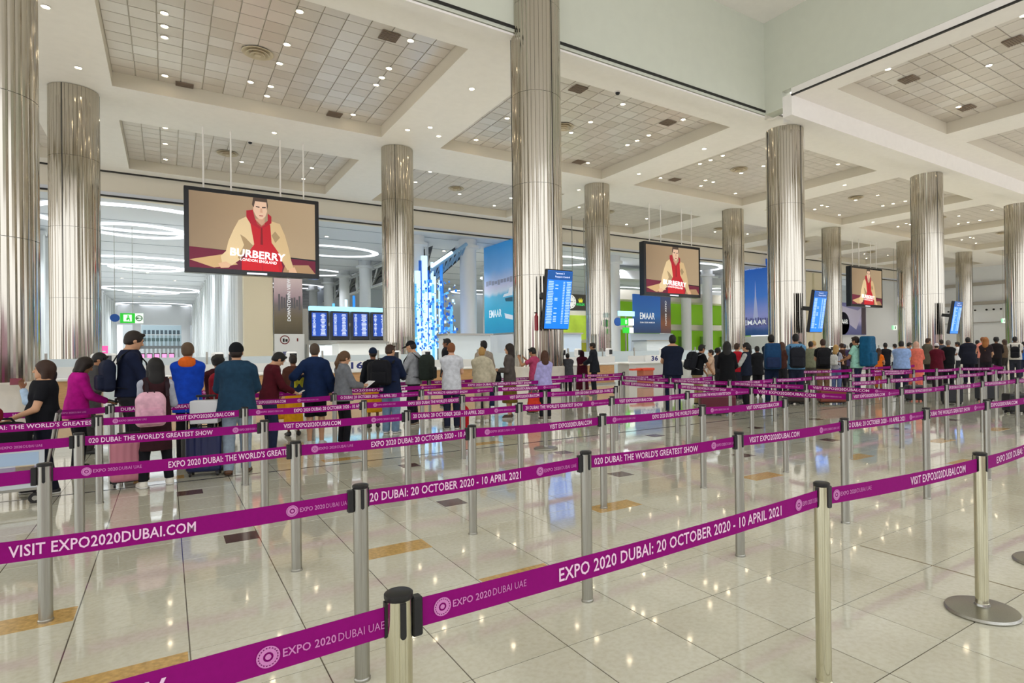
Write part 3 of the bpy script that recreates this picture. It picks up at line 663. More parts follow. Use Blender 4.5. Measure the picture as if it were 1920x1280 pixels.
# ------------------------------------------------------------------ flight information boards
M_ROWS = mat('screen_text', '#dfe8ff', .4, emit=1.1); M_BLUE = mat('screen_blue', '#1d4fb8', .3, emit=.75); M_BLUE2 = mat('screen_bright_blue', '#1a7df0', .3, emit=1.0)
fb = empty('flight_board_stand', (9.2, 50, 0), 0, 'steel stand carrying four blue flight display monitors under a glowing header', 'flight board')
MB().box(3.45, .3, 4.0, 6.8, .3, .25, M_STEEL).box(3.45, .3, 2.55, 6.8, .4, .35, M_STEEL).box(-.12, .3, 2.6, .4, .5, 5.2, M_STEEL).box(6.9, .3, 2.6, .5, .5, 5.2, M_STEEL).box(3.45, .25, 3.9, 6.8, .1, 2.4, mat('board_grey', '#9aa3ad', .4)).build('frame', parent=fb)
MB().box(3.5, .1, 5.25, 6.7, .5, .36, mat('header_glow', '#9fe0ff', .3, emit=1.6)).build('header', parent=fb)
for i in range(5):
    x = .86+i*1.6
    mo = MB().box(x, -.02, 3.92, 1.42, .22, 2.32, M_SCREEN, bev=.04).build('monitor', parent=fb)
    MB().box(x, -.14, 3.98, 1.12, .02, 1.86, M_BLUE).build('display', parent=mo)
    rb = MB()
    for k in range(16):
        z = 4.8-k*.11; rb.box(x-.38, -.16, z, .1+.14*rnd.random(), .01, .05)
        rb.box(x+.28, -.16, z, .2+.22*rnd.random(), .01, .055)
    rb.build('text_rows', M_ROWS, mo)['kind'] = 'stuff'
# bright lit booths below the boards
bw = empty('lit_partition', (9.2, 49.5, 0), 0, 'row of bright white lit glass booths below the flight boards', 'partition')
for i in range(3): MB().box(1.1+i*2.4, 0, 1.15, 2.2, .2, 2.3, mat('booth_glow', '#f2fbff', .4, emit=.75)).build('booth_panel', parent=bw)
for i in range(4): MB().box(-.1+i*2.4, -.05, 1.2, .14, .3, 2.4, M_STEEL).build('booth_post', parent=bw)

# ------------------------------------------------------------------ hanging advert screens
AD = {}
def adm(n, col, e=.6): return mat('ad_'+n, col, .4, emit=e)
def advert(x0, x1, y, z0, z1, label):
    w, hh = x1-x0, z1-z0
    o = empty('advert_screen', (x0, y, z0), 0, label, 'advert screen', 'hanging advert screens')
    MB().box(w/2, .3, hh/2, w, .6, hh, M_SCREEN, bev=.03).build('screen_case', parent=o)
    for fx in (.135, .33, .70, .885): MB().cyl((w*fx, .3, hh), (w*fx, .3, ZC-z0), .045, n=8, m=M_WHITE).build('hanging_rod', parent=o)
    P = MB(); bz = .22; W_, H_ = w-2*bz, hh-2*bz-.05
    def q(pts, m, k): P.poly([(bz+p[0]*W_, -.004-k*.004, bz+.05+(1-p[1])*H_) for p in reversed(pts)], m)
    # picture coordinates, x to the right and y down, 0..1
    q([(0, 0), (1, 0), (1, .8), (0, .73)], grad_tan, 0)
    q([(0, .73), (1, .82), (1, 1), (0, 1)], adm('floor', '#6a1232'), 0)
    q([(0, .90), (.26, .80), (.36, .93), (.18, .99)], adm('mat', '#c9a878'), 1)
    q([(.74, .90), (.94, .88), (1, 1), (.72, 1)], adm('mat2', '#a98764'), 1)
    # coat
    q([(.43, .27), (.37, .33), (.33, .46), (.29, .62), (.27, .76), (.23, .83), (.24, .92), (.31, .95), (.38, .86), (.44, .70), (.49, .66), (.47, .35)], adm('coat', '#dcc49a'), 2)
    q([(.62, .30), (.70, .33), (.74, .48), (.77, .66), (.79, .82), (.81, .93), (.76, .97), (.72, .86), (.66, .70), (.61, .62)], adm('coat_r', '#cfb488'), 2)
    q([(.38, .52), (.42, .56), (.48, .66), (.43, .74), (.38, .86), (.36, .84), (.41, .66)], adm('coat_shade', '#a48a66'), 3)
    q([(.66, .44), (.70, .52), (.66, .60), (.63, .50)], adm('coat_shade', '#a48a66'), 3)
    # hoodie, trousers
    q([(.46, .35), (.62, .35), (.63, .60), (.69, .74), (.72, .93), (.71, 1), (.40, 1), (.40, .86), (.45, .74), (.49, .64)], adm('hoodie', '#b80f22'), 3)
    q([(.39, .86), (.54, .82), (.55, 1), (.39, 1)], adm('trouser', '#c50d20'), 4)
    q([(.56, .82), (.68, .86), (.69, 1), (.56, 1)], adm('trouser', '#c50d20'), 4)
    q([(.545, .36), (.555, .36), (.56, .64), (.54, .64)], adm('fold', '#7f0816'), 4)
    q([(.43, .19), (.48, .17), (.50, .30), (.55, .38), (.60, .30), (.60, .20), (.63, .24), (.63, .33), (.58, .39), (.53, .42), (.46, .36), (.43, .28)], adm('hood', '#a80f28'), 5)
    # head
    q([(.485, .06), (.50, .03), (.58, .03), (.595, .06), (.595, .18), (.58, .25), (.555, .29), (.53, .29), (.505, .25), (.485, .18)], adm('face', '#e3bfa6'), 6)
    q([(.50, .29), (.575, .27), (.575, .36), (.545, .40), (.515, .36)], adm('neck', '#c79c82'), 5)
    q([(.475, .10), (.485, .0), (.595, .0), (.603, .10), (.595, .16), (.59, .05), (.50, .05), (.487, .14)], adm('hair', '#4a3a30'), 7)
    q([(.505, .115), (.535, .12), (.535, .135), (.505, .13)], adm('brow', '#3a2a24'), 7); q([(.555, .12), (.585, .115), (.585, .13), (.555, .135)], adm('brow', '#3a2a24'), 7)
    q([(.53, .235), (.565, .235), (.56, .25), (.535, .25)], adm('lip', '#a86058'), 7); q([(.541, .14), (.555, .14), (.560, .2), (.538, .2)], adm('nose', '#cfa488'), 7)
    # hands
    q([(.21, .93), (.27, .90), (.31, .94), (.29, .98), (.23, .99)], adm('hand', '#d9b190'), 5); q([(.77, .95), (.82, .92), (.84, 1), (.77, 1)], adm('hand', '#d9b190'), 5)
    P.build('picture', parent=o)
    lm = mat('ad_lettering', '#ffffff', .4, emit=1.0)
    letters('BURBERRY', lm, o, (bz+.30*W_, -.05, bz+.05+.185*H_), (1, 0, -.06), (.0, 0, 1), w=.44*W_, h=.105*H_, bold=.03)
    letters('LONDON ENGLAND', lm, o, (bz+.38*W_, -.05, bz+.05+.125*H_), (1, 0, -.06), (0, 0, 1), w=.29*W_, h=.04*H_, bold=.02)
    MB().box(w*.51, -.02, .1, w*.15, .03, .1).build('maker_plate', mat('maker_white', '#eef0ff', .4, emit=.6), o)
grad_tan = grad('ad_backdrop', [(0, '#8f7a62'), (.5, '#a58e72'), (1, '#af9a7e')], 0, .36)
advert(.79, 7.42, 36.6, 6.02, 10.55, 'large hanging advert screen of a man in a red hoodie, nearest and leftmost')
advert(32.55, 39.15, 36.6, 6.15, 10.6, 'hanging advert screen of a man in a red hoodie, middle one of three')
advert(62.9, 69.5, 36.6, 6.2, 10.7, 'hanging advert screen of a man in a red hoodie, farthest right')

# blue queue information screens on the front columns
for k, (cx, lb) in enumerate(((11.55, 'blue tilted information screen on the tallest column'), (26.55, 'blue tilted information screen on the column under the raised bay corner'), (41.55, 'blue tilted information screen on the third front column'), (56.55, 'blue tilted screen on the column at the right edge'))):
    o = empty('information_screen', (cx-.26+(0, .30, .0, .0)[k], 17.25, 2.45), 0, lb, 'information screen', 'blue screens on the columns'); o.rotation_euler = (math.radians(9), 0, 0)
    MB().box(0, .16, 1.0, 1.06, .2, 2.08, M_SCREEN, bev=.03).box(-.2, .5, 1.1, .2, .6, .2, M_PLASTIC).build('screen_case', parent=o)
    MB().box(0, .05, 1.0, 1.0, .02, 2.0, M_BLUE2).build('display', parent=o)
    MB().box(0, .035, 1.84, 1.0, .02, .3, mat('header_navy', '#0f55a0', .3, emit=.7)).lathe([(0, -.02), (.075, -.02)], 16, c=(-.36, .02, 1.84), m=M_ROWS, axis='y').build('header', parent=o)
    letters('Terminal 3', M_ROWS, o, (-.22, .02, 1.88), (1, 0, 0), (0, 0, 1), h=.06); letters('Passport Control', M_ROWS, o, (-.22, .02, 1.75), (1, 0, 0), (0, 0, 1), h=.08)
    rb = MB()
    for r in range(26):
        z = 1.62-r*.057
        rb.box(-.36, .035, z, .18+.06*rnd.random(), .01, .03)
        if rnd.random() < .3: rb.box(-.12, .035, z, .12, .01, .03)
        rb.box(.18, .035, z, .07, .01, .03); rb.box(.38, .035, z, .14+.06*rnd.random(), .01, .03)
    rb.build('text_rows', mat('screen_text_soft', '#b8d8ff', .4, emit=.9), o)['kind'] = 'stuff'
b = MB().lathe([(0, 0), (.07, .0), (.07, .5), (.03, .56), (.03, .62), (0, .62)], 14, m=mat('extinguisher_red', '#9c2030', .35)).box(-.02, 0, .62, .1, .05, .04, M_PLASTIC)
tag(b.build('alarm_beacon', loc=(10.75, 17.75, 2.4)), 'small dark red cylinder mounted on the tallest column beside the blue screen', 'beacon')

# ------------------------------------------------------------------ passport counters
M_WOOD = mat('pale_wood_veneer', '#c79a6a', .4, noise=.15, nscale=5, stretch=(1, 1, 8))
M_DESK = mat('white_desk', '#e9eae8', .35)
def counter(x, w, num, label, y=23.0):
    o = empty('passport_counter', (x, y, 0), 0, label, 'counter', 'passport counters')
    MB().box(w/2, .5, .47, w-.3, .9, .94, M_WOOD if x < 12 or x == 16.7 else mat('grey_counter', '#c4c5c4', .3)).build('front_panel', parent=o)
    MB().box(w/2, .45, 1.0, w, 1.15, .1, M_DESK, bev=.03).build('desk_top', parent=o)
    MB().box(w/2, .02, .04, w-.25, .06, .08, M_STEEL).build('kick_plate', parent=o)
    MB().box(w/2, .1, 1.2, w*.9, .08, .34, M_DESK).build('screen_wall', parent=o)
    if num:
        MB().box(w*.5+.1, -.0, 1.21, 1.25, .1, .36, mat('sign_face', '#f4f5f4', .4)).build('number_plate', parent=o)
        letters(num, mat('navy_ink', '#1d2a78', .5), o, (w*.5-.14, -.053, 1.09), (1, 0, 0), (0, 0, 1), w=.46, h=.26, bold=.03)
    return o
LC = [(-5.0, '', 'behind the woman in magenta'), (-1.3, '', 'behind the tall man in navy'), (2.4, '', 'behind the man in teal jacket'), (4.15, '16', 'with its 16 sign right of the grey blazer woman'), (8.1, '', 'left of the tallest column'), (13.2, '', 'right of the tallest column'), (16.7, '', 'in front of the thin white columns'), (19.25, '36', 'with its 36 sign left of the big navy T-shirt man'), (23.4, '', 'behind the crowd at centre right'), (27.2, '', 'behind the blue backpack'), (31, '', 'behind the crowd, under the tower banner'), (35, '', 'behind the crowd on the right'), (39, '', 'far right behind the crowd'), (44, '', 'farthest right behind the crowd')]
for k, (x, n, l) in enumerate(LC):
    w = 3.45
    if k == 2: w = 1.65
    if k == 6: w = 1.9
    counter(x, w, n, 'white topped wooden passport counter ' + l)
KP = [(185, 668), (204, 667), (409, 660), (438, 664), (548, 668), (742, 664), (800, 657), (1055, 660), (1085, 662), (1243, 652), (1143, 668), (1470, 652), (1690, 652), (1560, 655), (1640, 655)]
for k, (x_, y_) in enumerate(KP):
    p = on_y(x_, y_, 23.7)
    o = empty('passport_kiosk', (p.x, 23.7, 1.05), (-.5 if k % 2 else .3), 'white passport scanner with a black screen, %s along the counters' % ORD[sorted(q_[0] for q_ in KP).index(x_)], 'scanner', 'passport scanners')
    MB().box(0, .05, .52, .36, .24, .40, M_DESK, bev=.05).build('hood', parent=o)
    MB().box(0, -.075, .53, .26, .02, .24, M_SCREEN).build('screen', parent=o)
    MB().cyl((0, .05, 0), (0, .05, .34), .04, n=10, m=M_DESK).box(0, .05, .012, .26, .2, .024, M_DESK).build('stalk', parent=o)
# low glass partitions behind the counters
for k, (x, w) in enumerate([(-6, 10), (5.5, 4), (12.9, 5), (18.4, 7), (26, 9), (36, 9), (46, 12)]):
    o = empty('glass_partition', (x, 27.2, 0), 0, 'frosted glass partition behind the counters, ' + ('at far left', 'behind counter 16', 'right of the tallest column', 'behind counter 36', 'behind the centre right crowd', 'behind the right crowd', 'at far right')[k], 'partition', 'glass partitions')
    MB().box(w/2, 0, .85, w, .04, 1.5, mat('frosted_glass', '#cddbe4', .3)).build('pane', parent=o)
    for i in range(int(w/2.4)+1): MB().box(i*2.4+.1, 0, .9, .07, .09, 1.8, M_STEEL).build('post', parent=o)
# free standing booths and signs in the middle distance
for k, (x, y, hgt, col, lb) in enumerate([(14.0, 31, 2.6, '#dbe6ee', 'pale glass booth between the tallest column and the next'), (22.5, 34, 2.8, '#c9dcf2', 'pale blue glass booth behind counter 36'), (31, 34, 2.3, '#d8e2ea', 'pale glass booth behind the navy T-shirt man'), (8.7, 33, 2.2, '#eef3f5', 'white booth beside the rear ribbed column')]):
    o = empty('glass_booth', (x, y, 0), 0, lb, 'booth')
    MB().box(0, 0, .55, 2.6, 1.6, 1.1, M_DESK).build('base', parent=o)
    MB().box(0, 0, hgt/2+.55, 2.5, 1.5, hgt-1.1, mat('booth_glass_%d' % k, col, .15)).build('glass', parent=o)
    MB().box(0, 0, hgt+.04, 2.7, 1.7, .1, M_STEEL).build('roof', parent=o)
o = empty('gate_sign', (on_y(1168, 615, 33).x, 33.0, on_y(1168, 622, 33).z), 0, 'small stacked signs with blue oval and green and white pictograms beside the night banner', 'sign'); o.scale = (.8,)*3
MB().lathe([(0, -.06), (.38, -.05), (.38, .05), (0, .06)], 20, c=(-.6, 0, .9), m=mat('sign_blue', '#1553a8', .4), axis='y').build('blue_disc', parent=o)
MB().box(.15, 0, .9, .9, .12, .62, mat('sign_green', '#25c430', .4)).box(.95, 0, .9, .6, .12, .62, mat('sign_white', '#f2fff2', .4)).build('upper_panel', parent=o)
MB().box(.35, 0, .15, .7, .12, .5, mat('sign_green', '#25c430', .4)).box(.95, 0, .15, .5, .12, .5, mat('sign_white', '#f2fff2', .4)).build('lower_panel', parent=o)
MB().box(.4, 0, 1.65, 1.9, .12, .45, mat('header_glow2', '#aee6f5', .3, emit=.8)).box(.4, .1, .95-o.location.z/.8/2, .1, .1, 1.9+o.location.z/.8, M_STEEL).build('mast', parent=o)
letters('8', M_TXT, o, (.2, -.07, .7), (1, 0, 0), (0, 0, 1), h=.4)
# orange topped bin beyond the belts
o = empty('orange_bin', (*on_floor(1210, 725)[:2], 0), 0, 'terracotta box bin with an orange red lid near counter 36', 'bin'); o.scale = (.8,)*3
MB().box(0, 0, .5, .75, .6, .9, mat('terracotta', '#b0664a', .5), bev=.03).build('bin_body', parent=o); MB().box(0, 0, 1.0, .86, .7, .14, mat('orange_lid', '#d8482a', .4), bev=.03).build('lid', parent=o); MB().box(-.7, 0, 1.0, .7, .3, .1, mat('orange_lid', '#d8482a', .4)).build('side_tray', parent=o)

# right hand end of the hall
ew = MB(); ew.box(105.4, 27, 6.9, .8, 78, 13.9, M_COOLW); struct(ew.build('wall_right'))
ew = MB(); ew.box(104.8, 40, 11.2, .4, 26, .5, mat('grey_recess', '#a9a39a', .6)); ew.box(104.8, 40, 8.2, .4, 26, .5, mat('grey_recess', '#a9a39a', .6)); ew.box(104.9, 40, 5.2, .2, 26, .1, mat('grey_recess', '#a9a39a', .6)); struct(ew.build('trim_8'))
for k in range(8):
    tag(MB().lathe([(0, -.16), (.14, -.14), (.14, 0)], 10, m=M_BLACK, axis='y').build('wall_light', loc=(104.75, 37.4+k*.95+(.6 if k > 2 else 0), 7.15), rz=-math.pi/2), 'small dark round wall fitting in a row on the end wall, %s from the right' % ORD[k], 'wall light', 'round fittings on the end wall')
pw = MB()
for x in (72, 74.6, 77.2): pw.box(x, 50.0, 6.1, 2.1, .6, 12.2, mat('cream_pier', '#e6dcc2', .5), bev=.05)
struct(pw.build('wall_right_back_pier')); struct(MB().box(98, 50.4, 6.9, 16, .4, 13.8, M_COOLW).build('wall_right_back'))
for k, (x_, y_) in enumerate([(1678, 614), (1882, 601), (1718, 594)]):
    p = on_y(x_, y_, (40, 33, 36)[k]); o = empty('exit_sign', (p.x, p.y, p.z), 0, ('small glowing exit sign left of the third front column', 'small glowing exit sign beside the column at the right edge', 'small pale sign on the third front column')[k], 'sign', 'small exit signs')
    MB().box(0, 0, 0, .9, .1, .6, mat('sign_white', '#f2fff2', .4, emit=.8)).build('panel', parent=o); MB().box(-.5, 0, 0, .5, .1, .5, mat('sign_mint', '#9fe8b8', .4, emit=.6)).build('side_panel', parent=o); MB().cyl((0, .05, .3), (0, .05, ZT+.05-p.z), .02, n=6, m=M_STEEL).build('hanger', parent=o)
    MB().box(0, -.06, 0, .2, .02, .36).build('pictogram', mat('sign_dark_green', '#0d6a20', .4), o)
# ------------------------------------------------------------------ queue posts
M_BELT = mat('magenta_webbing', '#8c0571', .7, noise=.05, nscale=60, spec=.15)
M_INK = mat('belt_print', '#f0c9e4', .6)
M_INK2 = mat('belt_print_pink', '#cf7fbd', .6)
PH, PR, BZ, BH = 1.015, .0375, .938, .084
POSTX = [-.66, .83, 2.35, 3.88, 5.42, 7.0, 8.58, 10.15, 11.68, 13.2, 14.85, 16.5, 18.15]
ROWY = {'A': 1.68, 'B': 3.24, 'C': 5.05, 'D': 6.84, 'E': 8.69, 'F': 10.5, 'G': 12.33, 'H': 14.12}
RN = {'A': 'front row', 'B': 'second row', 'C': 'third row', 'D': 'fourth row', 'E': 'fifth row', 'F': 'sixth row', 'G': 'seventh row', 'H': 'rear row'}
def post_set(steel):
    post = MB().lathe([(PR+.004, 0), (PR+.004, .012), (PR, .018), (PR, PH-.018), (0, PH-.018)], 24).mesh('post', steel, 30)
    cap = MB().lathe([(PR+.001, PH-.02), (PR+.003, PH-.014), (PR+.003, PH-.004), (PR-.002, PH), (0, PH+.001)], 24).mesh('cap', M_PLASTIC, 40)
    sl = MB()
    sl.box(0, -PR-.0005, PH-.068, .017, .008, .094)
    sl.lathe([(0, -.004), (.0085, -.004), (.0085, .004), (0, .004)], 12, c=(0, -PR-.0005, PH-.115), axis='y')
    slot = sl.mesh('belt_slot', M_PLASTIC)
    clip = MB().box(0, -PR-.014, BZ-.004, .034, .03, BH+.03, bev=.004).mesh('belt_clip', M_PLASTIC)
    return post, cap, slot, clip
PS1, PS2 = post_set(M_STEEL), post_set(M_BRASS)
disc_me = MB().lathe([(.205, 0), (.208, .008), (.2, .022), (.15, .034), (.045, .045), (.042, .06), (0, .06)], 40).mesh('base_disc', M_STEEL, 30)
POSTS = {}
def post(key, x, y, label, brass=False, disc=False, clips=(), rot=0.):
    st = PS2 if brass else PS1
    o = empty('queue_post', (x, y, .045 if disc else 0), 0, label, 'stanchion', 'belt barrier posts')
    if disc: inst('base_disc', disc_me, o, (0, 0, -.045)); o.scale.z = .957
    inst('post', st[0], o); inst('cap', st[1], o)
    for a in (0, 90, 180, 270): inst('belt_slot', st[2], o, (0, 0, 0), math.radians(a)+rot)
    for a in clips: inst('belt_clip', st[3], o, (0, 0, 0), a+rot)
    POSTS[key] = (x, y); return o

def in_frame(x, y): 
    D = x*s_+y*c_; L = x*c_-y*s_
    return D > .3 and -.97*D < L < .80*D
# front row stands apart: warmer steel, two of them on round bases
for k, (x, y, d, lb) in enumerate([(.545, 1.68, False, 'nearest warm steel queue post, cut by the bottom edge of the photo'), (2.75, 1.77, False, 'tall warm steel queue post right of centre in the front row'), (4.3, 1.66, True, 'warm steel queue post on a round base at lower right'), (5.66, 1.75, True, 'queue post on a round base, only its base showing at the right edge')]):
    post('A%d' % (k+1), x, y, lb, True, d, (math.pi/2,))
for r in 'BCDEFGH':
    cols = {'B': range(0, 8), 'C': range(-1, 12), 'D': range(-1, 13), 'E': [-1, 0, 1, 2, 3, 4, 5, 6, 7, 8, 9, 10, 11, 12], 'F': [-1, 0, 1, 2, 3, 4, 5, 6, 7, 8], 'G': [0, 2, 4, 6, 7, 8], 'H': [0, 2, 4, 5, 7, 8]}[r]
    n = 0
    for c in cols:
        x = POSTX[c] if c >= 0 else -2.15
        y = ROWY[r] + (-.08 if r == 'B' and c < 2 else 0) + rnd.uniform(-.02, .02)
        if in_frame(x, y): n += 1
        if (r, c) == ('E', 4): post(r+str(c), x, y, 'steel queue post on a polished round base near the middle, before the red bag', False, True); continue
        lb = 'brushed steel queue post, %s from the left in the %s' % (ORD[n-1], RN[r]) if in_frame(x, y) else 'brushed steel queue post just outside the frame, %s end of the %s' % ('left' if c < 2 else 'right', RN[r])
        post(r+str(c), x, y, lb, clips=(-math.pi/2,))
for k, (x, y) in enumerate([(15.84, 11.24), (17.95, 9.9), (18.27, 10.6), (19.54, 8.68), (21.2, 8.72), (22.9, 8.1), (21.8, 11.2), (19.8, 11.6), (25.0, 9.2), (24.0, 11.4), (19.2, 7.0), (21.0, 6.9)]):
    post('Z%d' % k, x, y, 'steel queue post far right among the crowd, %s of these counted from the left' % ORD[k])

# ------------------------------------------------------------------ printed belts
E_ = None
T1, T2, T3, TE = "EXPO 2020 DUBAI: 20 OCTOBER 2020 - 10 APRIL 2021", "VISIT EXPO2020DUBAI.COM", "EXPO 2020 DUBAI: THE WORLD'S GREATEST SHOW", 'E'
eb = MB()
for r0, r1 in ((.0, .007), (.012, .021), (.024, .0275)):
    v = []; n = 28
    for i in range(n):
        a = 2*math.pi*i/n; v += [(r0*math.cos(a), -.001, r0*math.sin(a)), (r1*math.cos(a), -.001, r1*math.sin(a))]
    eb.add(v, [(i*2, i*2+1, (i*2+3) % (2*n), (i*2+2) % (2*n)) for i in range(n)], M_INK2)
for i in range(20):
    a = 2*math.pi*i/20; eb.box(.0235*math.cos(a), -.001, .0235*math.sin(a), .004, .0005, .004, M_INK2)
emb_me = eb.mesh('emblem')
NB = {}
def belt(a, b, parts, label, za=BZ, zb=BZ, off=0.):
    (xa, ya), (xb, yb) = POSTS[a] if isinstance(a, str) else a, POSTS[b] if isinstance(b, str) else b
    L0 = math.hypot(xb-xa, yb-ya); ang = math.atan2(yb-ya, xb-xa)
    L = L0-2*PR; e = PR+.002; n = 10; v = []; f = []; sag = .012
    o = bpy.data.objects.new('barrier_belt', None)
    def zz(t): return -sag*4*t*(1-t) + (zb-za)*t
    for i in range(n+1):
        t = i/n; x = t*L
        for y, z in ((-.0012, -BH/2), (-.0012, BH/2), (.0012, BH/2), (.0012, -BH/2)): v.append((x, y, z+zz(t)))
    for i in range(n):
        for k in range(4): j = (k+1) % 4; f.append((i*4+k, i*4+4+k, i*4+4+j, i*4+j))
    f += [(0, 1, 2, 3), (n*4+3, n*4+2, n*4+1, n*4)]
    m = MB(); m.add(v, f)
    o = m.build('barrier_belt', M_BELT, None, (xa+math.cos(ang)*e, ya+math.sin(ang)*e, za), ang)
    tag(o, label, 'belt', 'magenta printed belts')
    far = (xa*s_+ya*c_) > 11
    for p in parts:
        tx, s0, s1 = p
        if tx == 'E':
            t = s0; w = min(.33, (s1-s0)*L)
            em = inst('emblem', emb_me, o, (t*L+.03, -.003, zz(t)))
            letters('EXPO 2020', M_INK2, o, (t*L+.064, -.0035, zz(t)-.011), (1, 0, 0), (0, 0, 1), w=w*.40, h=.022, bold=.015, res=1 if far else 2)
            letters('DUBAI UAE', M_INK2, o, (t*L+.070+w*.40, -.0035, zz(t)-.011), (1, 0, 0), (0, 0, 1), w=w*.38, h=.022, bold=-.002, res=1 if far else 2)
        else:
            w = (s1-s0)*L; dz = zz(s1)-zz(s0)
            letters(tx, M_INK, o, (s0*L, -.0035, zz(s0)-.0235), (w, 0, dz), (0, 0, 1), w=w, h=.047, bold=.014, res=1 if far else 2)
    return o
def row_label(r, i): return 'magenta printed belt, %s span from the left in the %s' % (ORD[i], RN[r])
# front row
belt((-1.75, 1.64), 'A1', [("EXPO 2020 DUBAI: THE WORLD'S GREATEST SHOW", .02, .767), ('E', .85, .998)], 'nearest magenta belt ending in EXPO 2020 DUBAI UAE, running out at bottom left')
belt('A1', 'A2', [('E', .03, .24), (T1, .246, .852), ('E', .905, .999)], 'large magenta belt reading 20 OCTOBER 2020 - 10 APRIL 2021 at lower right')
belt('A2', 'A3', [('E', .03, .28), (T2, .5, .9)], 'magenta belt reading VISIT EXPO2020DUBAI.COM at right in the front row')
belt('A3', 'A4', [("EXPO 2020 DUBAI: THE WORLD'S", .2, .97)], 'magenta belt leaving the right edge in the front row')
SEQ = {
 'B': [[(T2, .07, .51), ('E', .772, .98)], [('20 DUBAI: 20 OCTOBER 2020 - 10 APRIL 2021', .005, .66), ('E', .74, .97)], [("020 DUBAI: THE WORLD'S GREATEST SHOW", .02, .70), ('E', .80, .98)], [(T2, .06, .53), ('E', .74, .97)], [('O DUBAI: 20 OCTOBER 2020 - 10 APRIL 2021', .02, .72), ('E', .78, .98)], [("DUBAI: THE WORLD'S GREATEST SHOW", .03, .70), ('E', .78, .97)], [('EXPO2020DUBAI.COM', .05, .6), ('E', .74, .97)]],
 'C': [[(T2, .05, .55), ('EXPO2020DUBAI.COM', .58, .80)], [('E', .10, .38), ("EXPO 2020 DUBAI: THE WORLD'S GREATE", .44, .985)], [('E', .05, .28), ('EXPO 2020 DUBAI: 20 OCTOBER 2020 - 10 A', .38, .985)], [('E', .06, .34), (T2, .56, .92)], [('E', .06, .34), ("EXPO 2020 DUBAI: THE WORLD'S GREAT", .46, .98)], [('E', .06, .30), (T2, .5, .93)]],
 'D': [[('EXPO 2020 DUBAI: 20 OCTOBER 2020 - 10 APRIL 2021', .02, .46), ('E', .62, .95)], [("020 DUBAI: THE WORLD'S GREATEST SHOW", .02, .70), ('E', .82, .98)], [(T2, .10, .50), ('E', .73, .97)], [('20 DUBAI: 20 OCTOBER 2020 - 10 APRIL 2021', .02, .66), ('E', .76, .98)], [("20 DUBAI: THE WORLD'S GREATEST SHOW", .03, .66), ('E', .76, .98)], [(T2, .06, .5), ('E', .74, .97)]],
 'E': [[("EXPO 2020 DUBAI: THE WORLD'S GREATES", .1, .98)], [('E', .06, .3), (T2, .50, .94)], [('E', .06, .32), ('EXPO 2020 DUBAI: 20 OCTOBER 2020 - 10 AP', .38, .98)], [('E', .06, .32), ("EXPO 2020 DUBAI: THE WORLD'S GREATEST", .42, .985)], [('E', .06, .3), (T2, .55, .94)], [('E', .06, .3), (T1, .40, .98)]],
 'F': [[('10 APRIL 2021', .30, .5), ('E', .6, .95)], [("DUBAI: THE WORLD'S GREATEST SHOW", .05, .85)], [(T2, .16, .5), ('E', .62, .95)], [('O DUBAI: 20 OCTOBER 2020 - 10 APRIL 2021', .04, .70), ('E', .76, .97)], [("THE WORLD'S GREATEST SHOW", .04, .6), ('E', .74, .97)], [(T2, .06, .6), ('E', .7, .97)]]}
for r, sp in SEQ.items():
    c0 = 0 if r == 'B' else -1
    for i, parts in enumerate(sp):
        belt(r+str(c0+i), r+str(c0+i+1), parts, row_label(r, i))
for r, lst in {'C': [6, 7, 8, 9, 10], 'D': [5, 8, 9, 10, 11], 'E': [7, 8, 9, 10, 11], 'F': [7]}.items():
    for i, c in enumerate(lst):
        if r+str(c+1) in POSTS and r+str(c) in POSTS:
            k = (i+ord(r)) % 3
            belt(r+str(c), r+str(c+1), [((T1, T2, T3)[k], .05, .66), ('E', .74, .97)], 'magenta printed belt on the right half, %s of these spans in the %s' % (ORD[i], RN[r]))
belt('C5', 'C6', [('E', .06, .3), (T2, .5, .93)], 'magenta printed belt meeting the crossing belt in the third row') if False else None
for i, (a, b) in enumerate([('G0', 'G2'), ('G2', 'G4'), ('G4', 'G6'), ('G6', 'G7'), ('G7', 'G8'), ('H0', 'H2'), ('H2', 'H4'), ('H4', 'H5'), ('H5', 'H7'), ('H7', 'H8')]):
    belt(a, b, [((T1, T2, T3)[i % 3], .06, .6), ('E', .72, .94)], 'thin distant magenta belt, %s span of the %s' % (ORD[i % 5], RN[a[0]]))
for i, (a, b, tx) in enumerate([('F6', 'E6', T2), ('E6', 'D6', T3), ('D6', 'C6', T2), ('G7', 'F7', T1), ('F7', 'E7', T3), ('E7', 'D7', T1), ('D7', 'C7', T2)]):
    belt(a, b, [(tx, .06, .7), ('E', .76, .97)], 'magenta belt crossing between rows towards the viewer, %s' % ('left line, far end', 'left line, middle', 'left line, near end', 'right line, far end', 'right line, second', 'right line, third', 'right line, near end')[i])
for i, (a, b) in enumerate([('Z0', 'Z2'), ('Z1', 'Z3'), ('Z3', 'Z4'), ('Z4', 'Z5'), ('Z5', 'Z8'), ('Z2', 'Z7'), ('Z7', 'Z6'), ('Z6', 'Z9'), ('E11', 'E12'), ('Z10', 'Z11'), ('D12', 'Z10')]):
    if a in POSTS and b in POSTS and (a, b) != ('E11', 'E12'): belt(a, b, [((T1, T2, T3)[i % 3], .06, .66)], 'magenta belt among the crowd at far right, %s span' % ORD[i])
